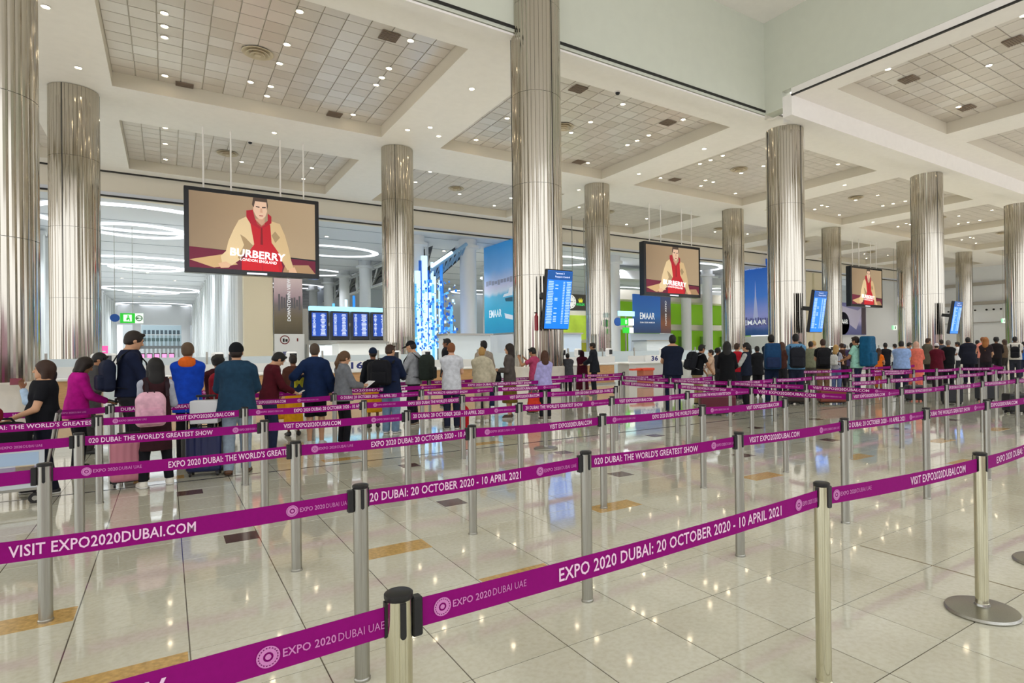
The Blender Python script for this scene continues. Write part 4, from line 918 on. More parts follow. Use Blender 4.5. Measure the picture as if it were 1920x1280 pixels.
# ------------------------------------------------------------------ people: one continuous surface from a distance field
def _nets(d, org, h):
    ins = d < 0
    nx, ny, nz = d.shape
    cnt = np.zeros((nx-1, ny-1, nz-1), np.int8)
    CO = [(i, j, k) for i in (0, 1) for j in (0, 1) for k in (0, 1)]
    for i, j, k in CO: cnt += ins[i:nx-1+i, j:ny-1+j, k:nz-1+k]
    act = (cnt > 0) & (cnt < 8)
    idx = np.argwhere(act); m = len(idx)
    if m == 0: return np.zeros((0, 3)), np.zeros((0, 4), int)
    vid = -np.ones(act.shape, np.int64); vid[tuple(idx.T)] = np.arange(m)
    P = np.zeros((m, 3)); N = np.zeros(m)
    val = {c: d[idx[:, 0]+c[0], idx[:, 1]+c[1], idx[:, 2]+c[2]] for c in CO}
    for a in CO:
        for ax in range(3):
            if a[ax]: continue
            b = list(a); b[ax] = 1; b = tuple(b)
            da, db = val[a], val[b]; cr = (da < 0) != (db < 0)
            t = np.where(cr, da/np.where(da == db, 1, da-db), 0)
            for q in range(3): P[:, q] += np.where(cr, a[q] + (t if q == ax else 0), 0)
            N += cr
    V = org + h*(idx + P/N[:, None])
    Fs = []
    for ax in range(3):
        u, v = (ax+1) % 3, (ax+2) % 3
        s0 = [slice(None)]*3; s1 = [slice(None)]*3; s0[ax] = slice(0, -1); s1[ax] = slice(1, None)
        A, B = ins[tuple(s0)], ins[tuple(s1)]
        e = np.argwhere(A != B)
        ok = (e[:, u] > 0) & (e[:, v] > 0) & (e[:, u] < d.shape[u]-1) & (e[:, v] < d.shape[v]-1); e = e[ok]
        fl_ = A[tuple(e.T)]
        q = []
        for du, dv in ((0, 0), (1, 0), (1, 1), (0, 1)):
            c = e.copy(); c[:, u] -= du; c[:, v] -= dv; q.append(vid[tuple(c.T)])
        q = np.stack(q, 1); q[~fl_] = q[~fl_][:, ::-1]
        Fs.append(q)
    return V, np.concatenate(Fs)

class SDF:
    def __init__(s, lo, hi, h):
        s.h = h; s.lo = np.array(lo, float); n = np.ceil((np.array(hi)-s.lo)/h).astype(int)+1; s.n = n
        s.d = np.full(tuple(n), 9., np.float32)
    def _sub(s, lo, hi, pad):
        a = np.maximum(0, np.floor((np.array(lo)-pad-s.lo)/s.h)).astype(int); b = np.minimum(s.n, np.ceil((np.array(hi)+pad-s.lo)/s.h).astype(int)+1)
        if (b <= a).any(): return None, None
        ax = [s.lo[i]+s.h*np.arange(a[i], b[i]) for i in range(3)]
        return tuple(slice(a[i], b[i]) for i in range(3)), np.stack(np.meshgrid(*ax, indexing='ij'), -1)
    def _mix(s, sl, d, k, sub):
        f = s.d[sl]
        if sub:
            s.d[sl] = np.maximum(f, -d); return
        if k > 0:
            hh = np.clip(.5+.5*(f-d)/k, 0, 1); s.d[sl] = f*(1-hh)+d*hh-k*hh*(1-hh)
        else: s.d[sl] = np.minimum(f, d)
    def cone(s, a, b, ra, rb, k=.02, n=None, sq=1., cuts=(), sub=False):
        a, b = np.array(a, float), np.array(b, float); R = max(ra, rb)
        sl, p = s._sub(np.minimum(a, b)-R, np.maximum(a, b)+R, k+2*s.h)
        if sl is None: return s
        ba = b-a; L = ba@ba+1e-9
        t = np.clip(((p-a)@ba)/L, 0, 1); df = p-a-t[..., None]*ba
        if n is not None:
            n = np.array(n, float); df = df + n*((df@n)*(sq-1))[..., None]
        d = np.sqrt((df*df).sum(-1))-(ra+t*(rb-ra))
        if n is not None and sq > 1: d = d/ (1+.35*(sq-1))
        for c, nn in cuts: d = np.maximum(d, (p-np.array(c, float))@np.array(nn, float))
        s._mix(sl, d, k, sub); return s
    def ell(s, c, r, k=.02, R=None, cuts=(), sub=False):
        c = np.array(c, float); r = np.array(r, float); m = r.max()
        sl, p = s._sub(c-m, c+m, k+2*s.h)
        if sl is None: return s
        q = p-c
        if R is not None: q = q@np.array(R).T
        k0 = np.sqrt(((q/r)**2).sum(-1)); k1 = np.sqrt(((q/(r*r))**2).sum(-1))+1e-9
        d = k0*(k0-1)/k1
        for cc_, nn in cuts: d = np.maximum(d, (p-np.array(cc_, float))@np.array(nn, float))
        s._mix(sl, d, k, sub); return s
    def rbox(s, c, b, r, k=.0, R=None):
        c = np.array(c, float); b = np.array(b, float); m = np.sqrt((b*b).sum())
        sl, p = s._sub(c-m, c+m, k+2*s.h)
        if sl is None: return s
        q = p-c
        if R is not None: q = q@np.array(R).T
        q = np.abs(q)-(b-r); d = np.sqrt((np.maximum(q, 0)**2).sum(-1))+np.minimum(q.max(-1), 0)-r
        s._mix(sl, d, k, False); return s
    def cut(s, c, n):
        ax = [s.lo[i]+s.h*np.arange(s.n[i]) for i in range(3)]
        c = np.array(c, float); n = np.array(n, float)
        d = (ax[0]-c[0])[:, None, None]*n[0] + (ax[1]-c[1])[None, :, None]*n[1] + (ax[2]-c[2])[None, None, :]*n[2]
        s.d = np.maximum(s.d, d.astype(np.float32)); return s
    def nets(s): return _nets(s.d, s.lo, s.h)

def sdf_obj(name, parts, m, parent=None, scale=1., loc=(0, 0, 0), rz=0., fmats=None):
    V, Fq, off, mi = [], [], 0, []
    for q, (v, f) in enumerate(parts):
        V.append(v); Fq.append(f+off); off += len(v); mi += [q if fmats else 0]*len(f)
    V = np.concatenate(V)*scale; Fq = np.concatenate(Fq)
    me = bpy.data.meshes.new(name); me.vertices.add(len(V)); me.vertices.foreach_set('co', V.ravel())
    me.loops.add(len(Fq)*4); me.loops.foreach_set('vertex_index', Fq.ravel().astype(np.int32))
    me.polygons.add(len(Fq)); me.polygons.foreach_set('loop_start', np.arange(0, len(Fq)*4, 4, dtype=np.int32))
    me.update(calc_edges=True); me.polygons.foreach_set('use_smooth', [True]*len(Fq))
    me.materials.append(m); me.validate(); me.update()
    return inst(name, me, parent, loc, rz)

def skin(c): return mat('skin_'+c, c, .5, noise=.06, nscale=12, spec=.35)
SK = {'fair': '#d8a98c', 'light': '#c99a78', 'tan': '#b07f5c', 'brown': '#80543a', 'dark': '#4e3326'}
HAIRC = {'black': '#14110f', 'brown': '#3a2417', 'dbrown': '#241811', 'ginger': '#7d4a26', 'blond': '#b08a4e', 'grey': '#6e6660', 'auburn': '#4a2a18'}
def hairm(c): return mat('hair_'+c, HAIRC.get(c, c), .5, noise=.3, nscale=40, stretch=(60, 60, 6), spec=.35, bump=.4)

def _n(v): v = np.array(v, float); return v/np.linalg.norm(v)
def _ik(a, t, l1, l2, pole):
    a, t = np.array(a, float), np.array(t, float); d = t-a; L = np.linalg.norm(d); u = d/L
    if L > (l1+l2)*.995: t = a+u*(l1+l2)*.995; L = (l1+l2)*.995
    x = (l1*l1-l2*l2+L*L)/(2*L); h = math.sqrt(max(l1*l1-x*x, 0))
    p = np.array(pole, float); p = p-u*(p@u); p = _n(p)
    return a+u*x+p*h, t

ARM = {'down': (.25, .04, .86), 'down_in': (.23, .10, .90), 'phone': (.07, .32, 1.17), 'paper': (.10, .33, 1.10), 'hold': (.13, .36, 1.06), 'push': (.16, .44, 1.00),
       'front': (.10, .26, 1.02), 'pocket': (.25, .08, .95), 'raise': (.16, .36, 1.42), 'strap': (.10, .17, 1.30), 'fold': (-.06, .22, 1.16), 'handle': (.30, -.08, .84), 'out': (.30, .30, 1.22)}
BODIES = {}
def person(key, at, face, H, label, hair='short', hc='black', sk='light', top=('tee', '#333333'), bot=('trousers', '#20242c'), shoe='#2a2a2a', arms=('down', 'down'), fem=False, bld=1., lean=0., hp=0., hy=0., lod=0, group=None, stride=.0, stance=0., hood=None):
    """at: floor point; face: heading, 0 looks along +y, 90 looks along -x; H height"""
    sc = H/1.75; hv = (.017, .021, .027)[lod]; hh = (.0085, .011, .015)[lod]; hc_h = (.0062, .008, .011)[lod]
    la = math.radians(lean); u = np.array([0, math.sin(la), math.cos(la)]); f = np.array([0, math.cos(la), -math.sin(la)]); r = np.array([1., 0, 0])
    b = bld; sw = (.140 if fem else .158)*(.5+.5*b); hw = (.080 if not fem else .086)*(.6+.4*b)
    Pv = np.array([0, -.02*lean/10, .95]); T = lambda x, y, z: Pv+r*x+f*y+u*(z-.95)
    N = T(0, -.012, 1.485); Sh = {s: T(s*sw, -.005, 1.392) for s in (-1, 1)}
    # head frame
    ha = la*.6+math.radians(hp); ya = math.radians(hy)
    uh = np.array([0, math.sin(ha), math.cos(ha)]); fh0 = np.array([0, math.cos(ha), -math.sin(ha)])
    fh = fh0*math.cos(ya)-r*math.sin(ya); rh = np.cross(fh, uh)
    Hc = N+uh*.140+fh0*.022
    RH = np.stack([rh, fh, uh])
    hd = lambda x, y, z: Hc+rh*x+fh*y+uh*z
    # limbs
    el, wr, hnd = {}, {}, {}
    for s, nm in ((1, arms[1]), (-1, arms[0])):
        t = ARM[nm] if isinstance(nm, str) else nm
        tgt = T(s*t[0]*(.5+.5*b), t[1], t[2]) if t[2] > .97 else np.array([s*t[0]*(.4+.6*b), t[1]+Sh[s][1]*.8, t[2]])
        pole = r*s*.5-u*.6-f*.5
        el[s], wr[s] = _ik(Sh[s], tgt, .285, .255, pole)
        d = _n(wr[s]-el[s]); hnd[s] = d
    kn, an, hipj = {}, {}, {}
    for s in (-1, 1):
        hipj[s] = np.array([s*hw, Pv[1], .90]); fy = s*stride*.5
        an[s] = np.array([s*(hw+.012+stance), fy, .085])
        kn[s], _ = _ik(hipj[s], an[s], .42, .40, np.array([s*.12, 1, 0]))
    # ---------- skin
    S = SDF((-.52, -.42, -.01), (.52, .62, 1.62), hv)
    S.cone(T(0, 0, .93), T(0, .0, 1.16), .135*b, .125*b, n=f, sq=1.3); S.cone(T(0, 0, 1.14), T(0, 0, 1.35), .125*b, .15*b, n=f, sq=1.35, k=.05)
    S.cone(T(0, -.01, 1.39), N, .07, .052, k=.04)
    for s in (-1, 1):
        S.cone(T(s*.04, 0, 1.42), Sh[s], .06, .056, k=.04)
        S.cone(Sh[s], el[s], .05*(.6+.4*b), .039*(.6+.4*b), k=.02); S.cone(el[s], wr[s], .040*(.6+.4*b), .027, k=.012)
        lg = 1. if bot[0] in ('shorts', 'skirt', 'none') else .72
        S.cone(hipj[s], kn[s], .074*(.5+.5*b)*lg, .052*lg, k=.03); S.cone(kn[s], an[s], .052*lg, .037*lg, k=.015)
        if lg == 1: S.ell(kn[s]*.68+an[s]*.32-np.array([0, .02, 0]), (.047, .05, .12), k=.03)
        S.cone(an[s]-np.array([0, .02, .04]), an[s]+np.array([s*.02, .13, -.055]), .036, .026, k=.02)
    parts = [S.nets()]
    # head on its own finer grid, same mesh
    G = SDF(Hc-.21, Hc+.21, hh)
    G.ell(hd(0, -.012, .022), (.074, .094, .094), R=RH); G.ell(hd(0, .018, -.045), (.058, .066, .075), k=.03, R=RH); G.cone(hd(0, .05, -.085), hd(0, .06, -.09), .026, .022, k=.03)
    G.cone(N-u*.03, hd(0, -.02, -.06), .055*(.7+.3*b), .05, k=.02)
    G.cone(hd(0, .082, .006), hd(0, .100, -.028), .010, .015, k=.012); G.ell(hd(0, .076, -.058), (.024, .012, .009), k=.008, R=RH)
    for s in (-1, 1):
        G.ell(hd(s*.073, -.008, -.008), (.010, .022, .032), k=.006, R=RH); G.ell(hd(s*.031, .085, .012), (.018, .012, .011), k=.003, R=RH, sub=True); G.ell(hd(s*.031, .074, .012), (.013, .012, .012), k=.003, R=RH); G.ell(hd(s*.03, .08, .034), (.024, .010, .007), k=.01, R=RH)
    G.cut(N-u*.035, -u); parts.append(G.nets())
    # hands: palm, four unequal fingers with a bend, thumb from the side
    hs = (.0062, .0075, .0095)[lod]
    for s in (-1, 1):
        d = hnd[s]; w = wr[s]; side = _n(np.cross(d, u)) if abs(d@u) < .9 else f.copy()
        side = _n(side-d*(side@d)); nrm = _n(np.cross(d, side))
        if abs(d@u) < .9:
            nrm = u-d*(u@d); nrm = _n(nrm); side = _n(np.cross(nrm, d))*1.
            if side@r*s > 0: side = -side                 # thumb towards the middle
            pn = -nrm if (arms[0 if s < 0 else 1] in ('down', 'push')) else nrm
        else:
            side = f.copy(); side = _n(side-d*(side@d)); pn = _n(-r*s-d*((-r*s)@d))
        Q = SDF(w-.2, w+.2, hs)
        Q.cone(w-d*.035, w+d*.02, .028, .024, k=.012)
        for i, (o_, L) in enumerate(((.027, .068), (.009, .078), (-.009, .072), (-.026, .056))):
            p0 = w+d*.03+side*o_*.55; p1 = w+d*.085+side*o_
            Q.cone(p0, p1, .0145, .0115, k=.012)
            p2 = p1+_n(d+pn*.45)*L*.55; p3 = p2+_n(d*.55+pn*.85)*L*.45
            Q.cone(p1, p2, .0098, .0088, k=.004); Q.cone(p2, p3, .0088, .0072, k=.004)
        t0 = w+d*.028+side*.018; t1 = w+d*.06+side*.046+pn*.012; t2 = t1+_n(d*.9+side*.15+pn*.35)*.035
        Q.cone(t0, t1, .0135, .011, k=.012); Q.cone(t1, t2, .0108, .0085, k=.004)
        Q.cut(w-d*.03, -d); parts.append(Q.nets())
    o = sdf_obj('person', parts, skin(SK.get(sk, sk)), None, sc, (at[0], at[1], 0), math.radians(face))
    tag(o, label, 'person', group)
    BODIES[key] = dict(o=o, sc=sc, T=T, u=u, f=f, r=r, wr=wr, hnd=hnd, Sh=Sh, b=b, at=at, face=math.radians(face), N=N, hv=hv)
    # ---------- eyes and brows where the face may be seen
    eb_ = MB()
    for s in (-1, 1):
        c = hd(s*.031, .086, .012); 
        v = MB().lathe([(0, -.010), (.007, -.007), (.010, 0), (.007, .007), (0, .010)], 8)
        eb_.add([tuple((c+rh*q[0]+fh*q[1]*.5+uh*q[2]*.75)*sc) for q in v.v], v.f, mat('eye_dark', '#1d1613', .2))
    eb_.build('eyes', None, o)
    # ---------- upper clothes
    kind, tc = top[0], top[1]; e = {'tee': .014, 'long': .016, 'rolled': .016, 'blouse': .018, 'coat': .028, 'hoodie': .027, 'robe': .026, 'vest': .018}[kind]
    if lod: e += .006
    hem = top[2] if len(top) > 2 else {'tee': .86, 'long': .85, 'rolled': .88, 'blouse': .84, 'coat': .74, 'hoodie': .84, 'robe': .16, 'vest': .86}[kind]
    def torso(C, e, hem):
        C.cone(T(0, 0, 1.0), T(0, 0, 1.17), .136*b+e, .126*b+e, n=f, sq=1.28, k=.04); C.cone(T(0, 0, 1.15), T(0, .0, 1.36), .126*b+e, .150*b+e, n=f, sq=1.33, k=.05)
        if b > 1.12: C.ell(T(0, .05*b, 1.08), (.14*b, .11*b, .16), k=.06)
        C.cone(T(0, -.01, 1.40), N-u*.01, .072+e, .052+e*.8, k=.03)
        if hem < 1.0: C.cone(np.array([0, Pv[1], hem-.02]), T(0, 0, 1.02), .168*b+e+(.03 if kind in ('coat', 'blouse') else 0)+(.05 if kind == 'robe' else 0), .156*b+e, n=f, sq=1.22, k=.04)
        if fem:
            for s in (-1, 1): C.ell(T(s*.068, .088*b, 1.28), (.062, .05, .066), k=.04)
        for s in (-1, 1): C.cone(T(s*.04, 0, 1.415), Sh[s], .058+e*.8, .051+e*.6, k=.05)
    C = SDF((-.56, -.46, max(0, hem-.1)), (.56, .66, 1.66), hv*.85)
    torso(C, e, hem); C.cut((0, 0, hem), (0, 0, -1)); C.cut(N+u*(.012 if kind not in ('hoodie', 'coat') else .03), u)
    for s in (-1, 1):
        ra = .048*(.6+.4*b)+e*.8; 
        if kind == 'tee':
            q = Sh[s]+(el[s]-Sh[s])*.62; d = _n(el[s]-Sh[s]); C.cone(Sh[s], el[s], ra, ra*.98, k=.03, cuts=((q, d),))
        elif kind != 'vest':
            C.cone(Sh[s], el[s], ra, .043*(.6+.4*b)+e, k=.03)
            q = wr[s]-_n(wr[s]-el[s])*(.02 if kind != 'rolled' else .19); C.cone(el[s], wr[s], .044*(.6+.4*b)+e, .031+e*.9, k=.015, cuts=((q, _n(wr[s]-el[s])),))
    if kind == 'hoodie': C.ell(N-f*.085-u*.02, (.105, .055, .085), k=.03); C.cone(N-f*.03-r*.06, N-f*.03+r*.06, .045, .045, k=.03)
    if kind == 'coat': C.cone(N-f*.055-r*.05, N-f*.055+r*.05, .036, .036, k=.02)
    nmtop = {'tee': 't_shirt', 'long': 'long_sleeve_top', 'rolled': 'sweater', 'blouse': 'blouse', 'coat': 'jacket', 'hoodie': 'hoodie', 'robe': 'robe', 'vest': 'vest'}[kind]
    topo = sdf_obj(nmtop, [C.nets()], cloth(tc), o, sc)
    if kind == 'vest':
        tc2 = top[3] if len(top) > 3 else '#b9bbc0'; C = SDF((-.56, -.46, .7), (.56, .66, 1.6), hv*.85)
        for s in (-1, 1):
            C.cone(T(s*.09, 0, 1.40), Sh[s], .06, .064, k=.03); C.cone(Sh[s], el[s], .066, .056, k=.03); C.cone(el[s], wr[s], .056, .042, k=.015, cuts=((wr[s]-_n(wr[s]-el[s])*.02, _n(wr[s]-el[s])),))
        sdf_obj('sleeves', [C.nets()], cloth(tc2), o, sc)
    if hood:
        C = SDF(N-.3, N+.3, hv*.7); C.ell(N-f*.075-u*.03, (.11, .05, .085), k=.03); C.cone(N-f*.03-r*.075+u*.005, N-f*.07+u*.01, .028, .03, k=.03); C.cone(N-f*.03+r*.075+u*.005, N-f*.07+u*.01, .028, .03, k=.03)
        sdf_obj('hood', [C.nets()], cloth(hood), o, sc)
    # ---------- lower clothes
    bk, bc = bot[0], bot[1]
    if bk != 'none':
        e = .016+(.006 if lod else 0); C = SDF((-.4, -.42, -.01), (.4, .44, 1.12), hv*.9)
        lo_ = {'trousers': .055, 'wide': .04, 'shorts': .50, 'skirt': .46, 'long_skirt': .16, 'leggings': .09}[bk]
        if len(bot) > 2: lo_ = bot[2]
        C.cone(np.array([0, Pv[1], .90]), T(0, 0, 1.0), .138*b+e*.6, .130*b+e*.4, n=f, sq=1.25, k=.03)
        if bk in ('skirt', 'long_skirt'):
            C.cone((0, Pv[1]*.5, lo_-.02), (0, Pv[1], .92), .215*b, .145*b+e, n=(0, 1, 0), sq=1.15, k=.03)
        else:
            w = {'wide': 1.25, 'shorts': 1.2, 'leggings': .86}.get(bk, 1.)
            for s in (-1, 1):
                C.ell(hipj[s]+np.array([0, -.032, .0]), (.072*b, .072*b, .09), k=.05)
                C.cone(hipj[s]-np.array([0, 0, .03]), kn[s], (.072*(.5+.5*b)+e)*min(w, 1.1), .056*w+e, k=.03); C.cone(kn[s], an[s]-np.array([0, 0, .03]), .056*w+e, (.046*w+e), k=.02)
        C.cut((0, 0, lo_), (0, 0, -1)); C.cut(T(0, 0, 1.02), u)
        sdf_obj({'trousers': 'trousers', 'wide': 'trousers', 'shorts': 'shorts', 'skirt': 'skirt', 'long_skirt': 'skirt', 'leggings': 'leggings'}[bk], [C.nets()], cloth(bc, .8), o, sc)
    # ---------- shoes
    for s in (-1, 1):
        C = SDF(an[s]-np.array([.11, .14, .09]), an[s]+np.array([.11, .26, .07]), (.011, .014, .018)[lod])
        tx = s*.028
        C.cone(an[s]+np.array([0, -.025, -.045]), an[s]+np.array([tx, .135, -.055]), .047, .041, n=(0, 0, 1), sq=1.15, k=.02); C.cone(an[s]+np.array([0, -.01, -.03]), an[s]+np.array([0, -.01, .0]), .046, .043, k=.02)
        C.cut((0, 0, .0), (0, 0, -1)); C.cut(an[s]+np.array([0, 0, .012]), (0, 0, 1))
        so = sdf_obj('shoe', [C.nets()], mat('shoe_'+shoe, shoe, .5), o, sc)
        if lod == 0:
            C = SDF(an[s]-np.array([.11, .14, .09]), an[s]+np.array([.11, .26, .07]), .012)
            C.cone(an[s]+np.array([0, -.027, -.055]), an[s]+np.array([tx, .138, -.06]), .052, .046, k=.02); C.cut((0, 0, 0), (0, 0, -1)); C.cut((0, 0, .026), (0, 0, 1))
            sdf_obj('sole', [C.nets()], mat('sole_white' if shoe not in ('#5a3a20', '#6b4a2a') else 'sole_brown', '#d8d6d0' if shoe not in ('#5a3a20', '#6b4a2a') else '#3a2817', .6), so, sc)
    # ---------- hair and headwear
    def hgrid(dn=.22, up=.17): return SDF(Hc-np.array([.23, .25, .0])-np.array([0, 0, dn]), Hc+np.array([.23, .25, up]), hh*1.05)
    frontcut = lambda G, y=.035, z=.05: G.ell(hd(0, .115, z-.115), (.085, .085, .12), R=RH, sub=True)
    hm = hairm(hc)
    if hair in ('short', 'curly', 'crop', 'bob', 'long', 'pony', 'bun', 'braid'):
        G = hgrid(.62 if hair in ('long', 'pony', 'braid') else .26)
        g = {'crop': .007, 'short': .010, 'curly': .028, 'bob': .019, 'long': .018, 'pony': .013, 'bun': .013, 'braid': .014}[hair]
        G.ell(hd(0, -.018, .026), (.074+g, .093+g*.9, .093+g), R=RH)
        if hair in ('short', 'crop', 'curly', 'pony', 'bun', 'braid'):
            G.ell(hd(0, -.05, -.03), (.064+g*.7, .05+g, .06), k=.02, R=RH); G.cut(hd(0, -.03, -.075 if hair != 'curly' else -.06), -uh)
            for s in (-1, 1): G.ell(hd(s*.085, .012, -.04), (.02, .05, .045), R=RH, sub=True)
        if hair == 'curly':
            rr = random.Random(key)
            for _ in range(26):
                a, bb = rr.uniform(0, 6.28), rr.uniform(-.2, 1); G.ell(hd(.085*math.cos(a)*math.cos(bb), -.03+.085*math.sin(a)*math.cos(bb), .03+.1*math.sin(bb)), (.028,)*3, k=.015)
        frontcut(G)
        if hair == 'short': G.cone(hd(-.035, .062, .092), hd(.03, .066, .094), .022, .02, k=.02)
        if hair == 'bob':
            for s in (-1, 1): G.cone(hd(s*.07, -.02, .01), hd(s*.072, -.015, -.10), .038, .034, k=.03)
            G.cone(hd(0, -.07, .0), hd(0, -.065, -.115), .062, .058, k=.04, n=fh, sq=1.3)
        if hair == 'long':
            G.cone(hd(0, -.06, .0), hd(0, -.085, -.17), .08, .082, k=.04, n=fh, sq=1.5); G.cone(hd(0, -.085, -.16), hd(0, -.085, -.2)-u*.2, .082, .06, k=.03, n=fh, sq=1.8)
            for s in (-1, 1): G.cone(hd(s*.072, -.01, .0), hd(s*.085, -.02, -.2), .032, .028, k=.03)
        if hair == 'pony': G.cone(hd(0, -.115, .02), hd(0, -.125, -.13), .034, .04, k=.02); G.cone(hd(0, -.125, -.13), hd(0, -.11, -.16)-u*.15, .04, .014, k=.02)
        if hair == 'braid': G.cone(hd(.06, -.06, -.04), hd(.10, .03, -.2), .036, .034, k=.03); G.cone(hd(.10, .03, -.2), hd(.11, .06, -.45), .034, .016, k=.02)
        if hair == 'bun': G.ell(hd(0, -.12, .05), (.045, .04, .045), k=.01)
        sdf_obj('hair', [G.nets()], hm, o, sc)
    elif hair == 'beanie':
        G = hgrid(); G.ell(hd(0, -.016, .034), (.09, .108, .108), R=RH); G.cut(hd(0, .09, .045), -_n(uh*1-fh*.28)); G.cone(hd(0, 0, .02)-rh*.0, hd(0, 0, .02), .001, .001)
        sdf_obj('beanie', [G.nets()], cloth(hc), o, sc)
        G = hgrid(); G.ell(hd(0, -.03, .0), (.08, .09, .09), R=RH); G.cut(hd(0, -.045, 0), fh); G.cut(hd(0, 0, -.07), -uh); sdf_obj('hair', [G.nets()], hairm('dbrown'), o, sc)
    elif hair == 'cap':
        G = hgrid(); G.ell(hd(0, -.014, .03), (.086, .104, .098), R=RH); G.cut(hd(0, 0, .028), -uh); G.ell(hd(0, .115, .036), (.07, .075, .011), k=.008, R=RH)
        sdf_obj('cap', [G.nets()], cloth(hc), o, sc)
        G = hgrid(); G.ell(hd(0, -.03, .0), (.081, .09, .09), R=RH); G.cut(hd(0, -.02, 0), fh); G.cut(hd(0, 0, -.07), -uh); sdf_obj('hair', [G.nets()], hairm('dbrown'), o, sc)
    elif hair == 'hijab':
        G = hgrid(.34); G.ell(hd(0, -.014, .02), (.094, .114, .118), R=RH); G.cone(hd(0, -.01, -.06), N-u*.06, .085, .13, k=.05, n=f, sq=1.2); frontcut(G); G.cut(N-u*.12, -u)
        sdf_obj('headscarf', [G.nets()], cloth(hc), o, sc)
    return o

def on_body(key, p):
    """local body point (1.75 m figure) to world"""
    B = BODIES[key]; p = np.array(p)*B['sc']; a = B['face']
    return Vector((B['at'][0]+p[0]*math.cos(a)-p[1]*math.sin(a), B['at'][1]+p[0]*math.sin(a)+p[1]*math.cos(a), p[2]))
# ------------------------------------------------------------------ bags and small things
def part_rel(key): return BODIES[key]
def bagroot(name, key, c, label, cat, group=None):
    B = BODIES[key]; w = on_body(key, c)
    o = empty(name, w, B['face'], label, cat, group); o.scale = (B['sc'],)*3; return o
def backpack(key, label, col, w=.32, h=.46, d=.19, z=1.20, col2=None, strap='#15161a', roll=0., tall=False, sidex=0.):
    B = BODIES[key]; T, u, f, b = B['T'], B['u'], B['f'], B['b']
    back = .118*b+.035
    c = T(sidex, -(back+d/2), z); o = bagroot('backpack', key, c-u*h/2, label, 'backpack')
    R = np.stack([np.array([1., 0, 0]), f, u]); org = c-u*h/2
    G = SDF(np.array([-.4, -.4, -.25]), np.array([.4, .4, h+.35]), .014)
    G.rbox(u*h*.45, (w/2, d/2, h*.45), .06, R=R); G.rbox(u*h*.78, (w*.42, d*.42, h*.24), .07, k=.05, R=R)
    if tall: G.rbox(u*(h*1.0), (w*.46, d*.5, h*.16), .06, k=.03, R=R)
    sdf_obj('main_compartment', [G.nets()], cloth(col, .7), o)
    G = SDF(np.array([-.4, -.4, -.25]), np.array([.4, .4, h+.3]), .014); G.rbox(u*h*.30-f*(d*.52), (w*.40, .045, h*.24), .035, R=R)
    sdf_obj('front_pocket', [G.nets()], cloth(col2 or col, .7), o)
    m = MB(); m.tube([-f*(d*.2)-np.array([.04, 0, 0])+u*(h*.98), -f*(d*.2)-np.array([.03, 0, 0])+u*(h*1.07), -f*(d*.2)+np.array([.03, 0, 0])+u*(h*1.07), -f*(d*.2)+np.array([.04, 0, 0])+u*(h*.98)], .008, 6); m.build('carry_handle', cloth(strap, .7), o)
    for s in (-1, 1):
        x = s*.115*(.6+.4*b)
        pts = [T(x, -back, z+h*.36), T(x, -.10*b, 1.42), T(x, -.03, 1.487), T(x, .06*b, 1.44), T(x*1.08, .135*b, 1.33), T(x*1.2, .15*b, 1.2), T(x*1.35, .10*b, 1.07), T(x*1.3, -.05, 1.0), T(x*1.1, -back, z-h*.36)]
        m = MB(); m.ribbon([p-org for p in pts], .042, .010, (1, 0, 0)); m.build('shoulder_strap', cloth(strap, .75), o)
    return o
def hand_item(key, s, name, label, cat, size, col, tilt=(0, 0, 0), off=(0, .04, .04), rough=.4, emit=0.):
    B = BODIES[key]; c = B['wr'][s]+B['hnd'][s]*.10+np.array(off); w = on_body(key, c)
    o = MB().box(0, 0, 0, *size, bev=min(size)*.25).build(name, mat('%s_%s' % (name, col), col, rough, emit=emit), None, w)
    o.rotation_euler = (math.radians(tilt[0]), math.radians(tilt[1]), B['face']+math.radians(tilt[2])); tag(o, label, cat); return o
def hand_bag(key, s, label, col, w=.3, h=.32, d=.1, drop=.3, name='carrier_bag', flare=0., mark=None, turn=0.):
    B = BODIES[key]; c = B['wr'][s]+B['hnd'][s]*.08; o = bagroot(name, key, c-np.array([0, 0, drop+h]), label, 'bag'); o.rotation_euler.z += math.radians(turn)
    G = SDF((-.3, -.3, -.06), (.3, .3, h+.1), .013); G.rbox((0, 0, h*.5), (d/2, w/2, h/2), .025); G.rbox((0, 0, h*.25), (d/2+.02, w/2+.01+flare, h/4), .04, k=.04)
    sdf_obj('bag_body', [G.nets()], cloth(col, .55), o)
    m = MB(); m.tube([(0, -w*.3, h*.97), (0, -w*.15, h+drop*.9), (0, w*.15, h+drop*.9), (0, w*.3, h*.97)], .008, 6); m.build('bag_handle', cloth(col, .6), o)
    if mark: letters(mark[0], mat('mark_'+mark[1], mark[1], .5), o, (-d/2-.035, .09, h*.3), (0, -1, 0), (0, 0, 1), h=mark[2], bold=.03)
    return o
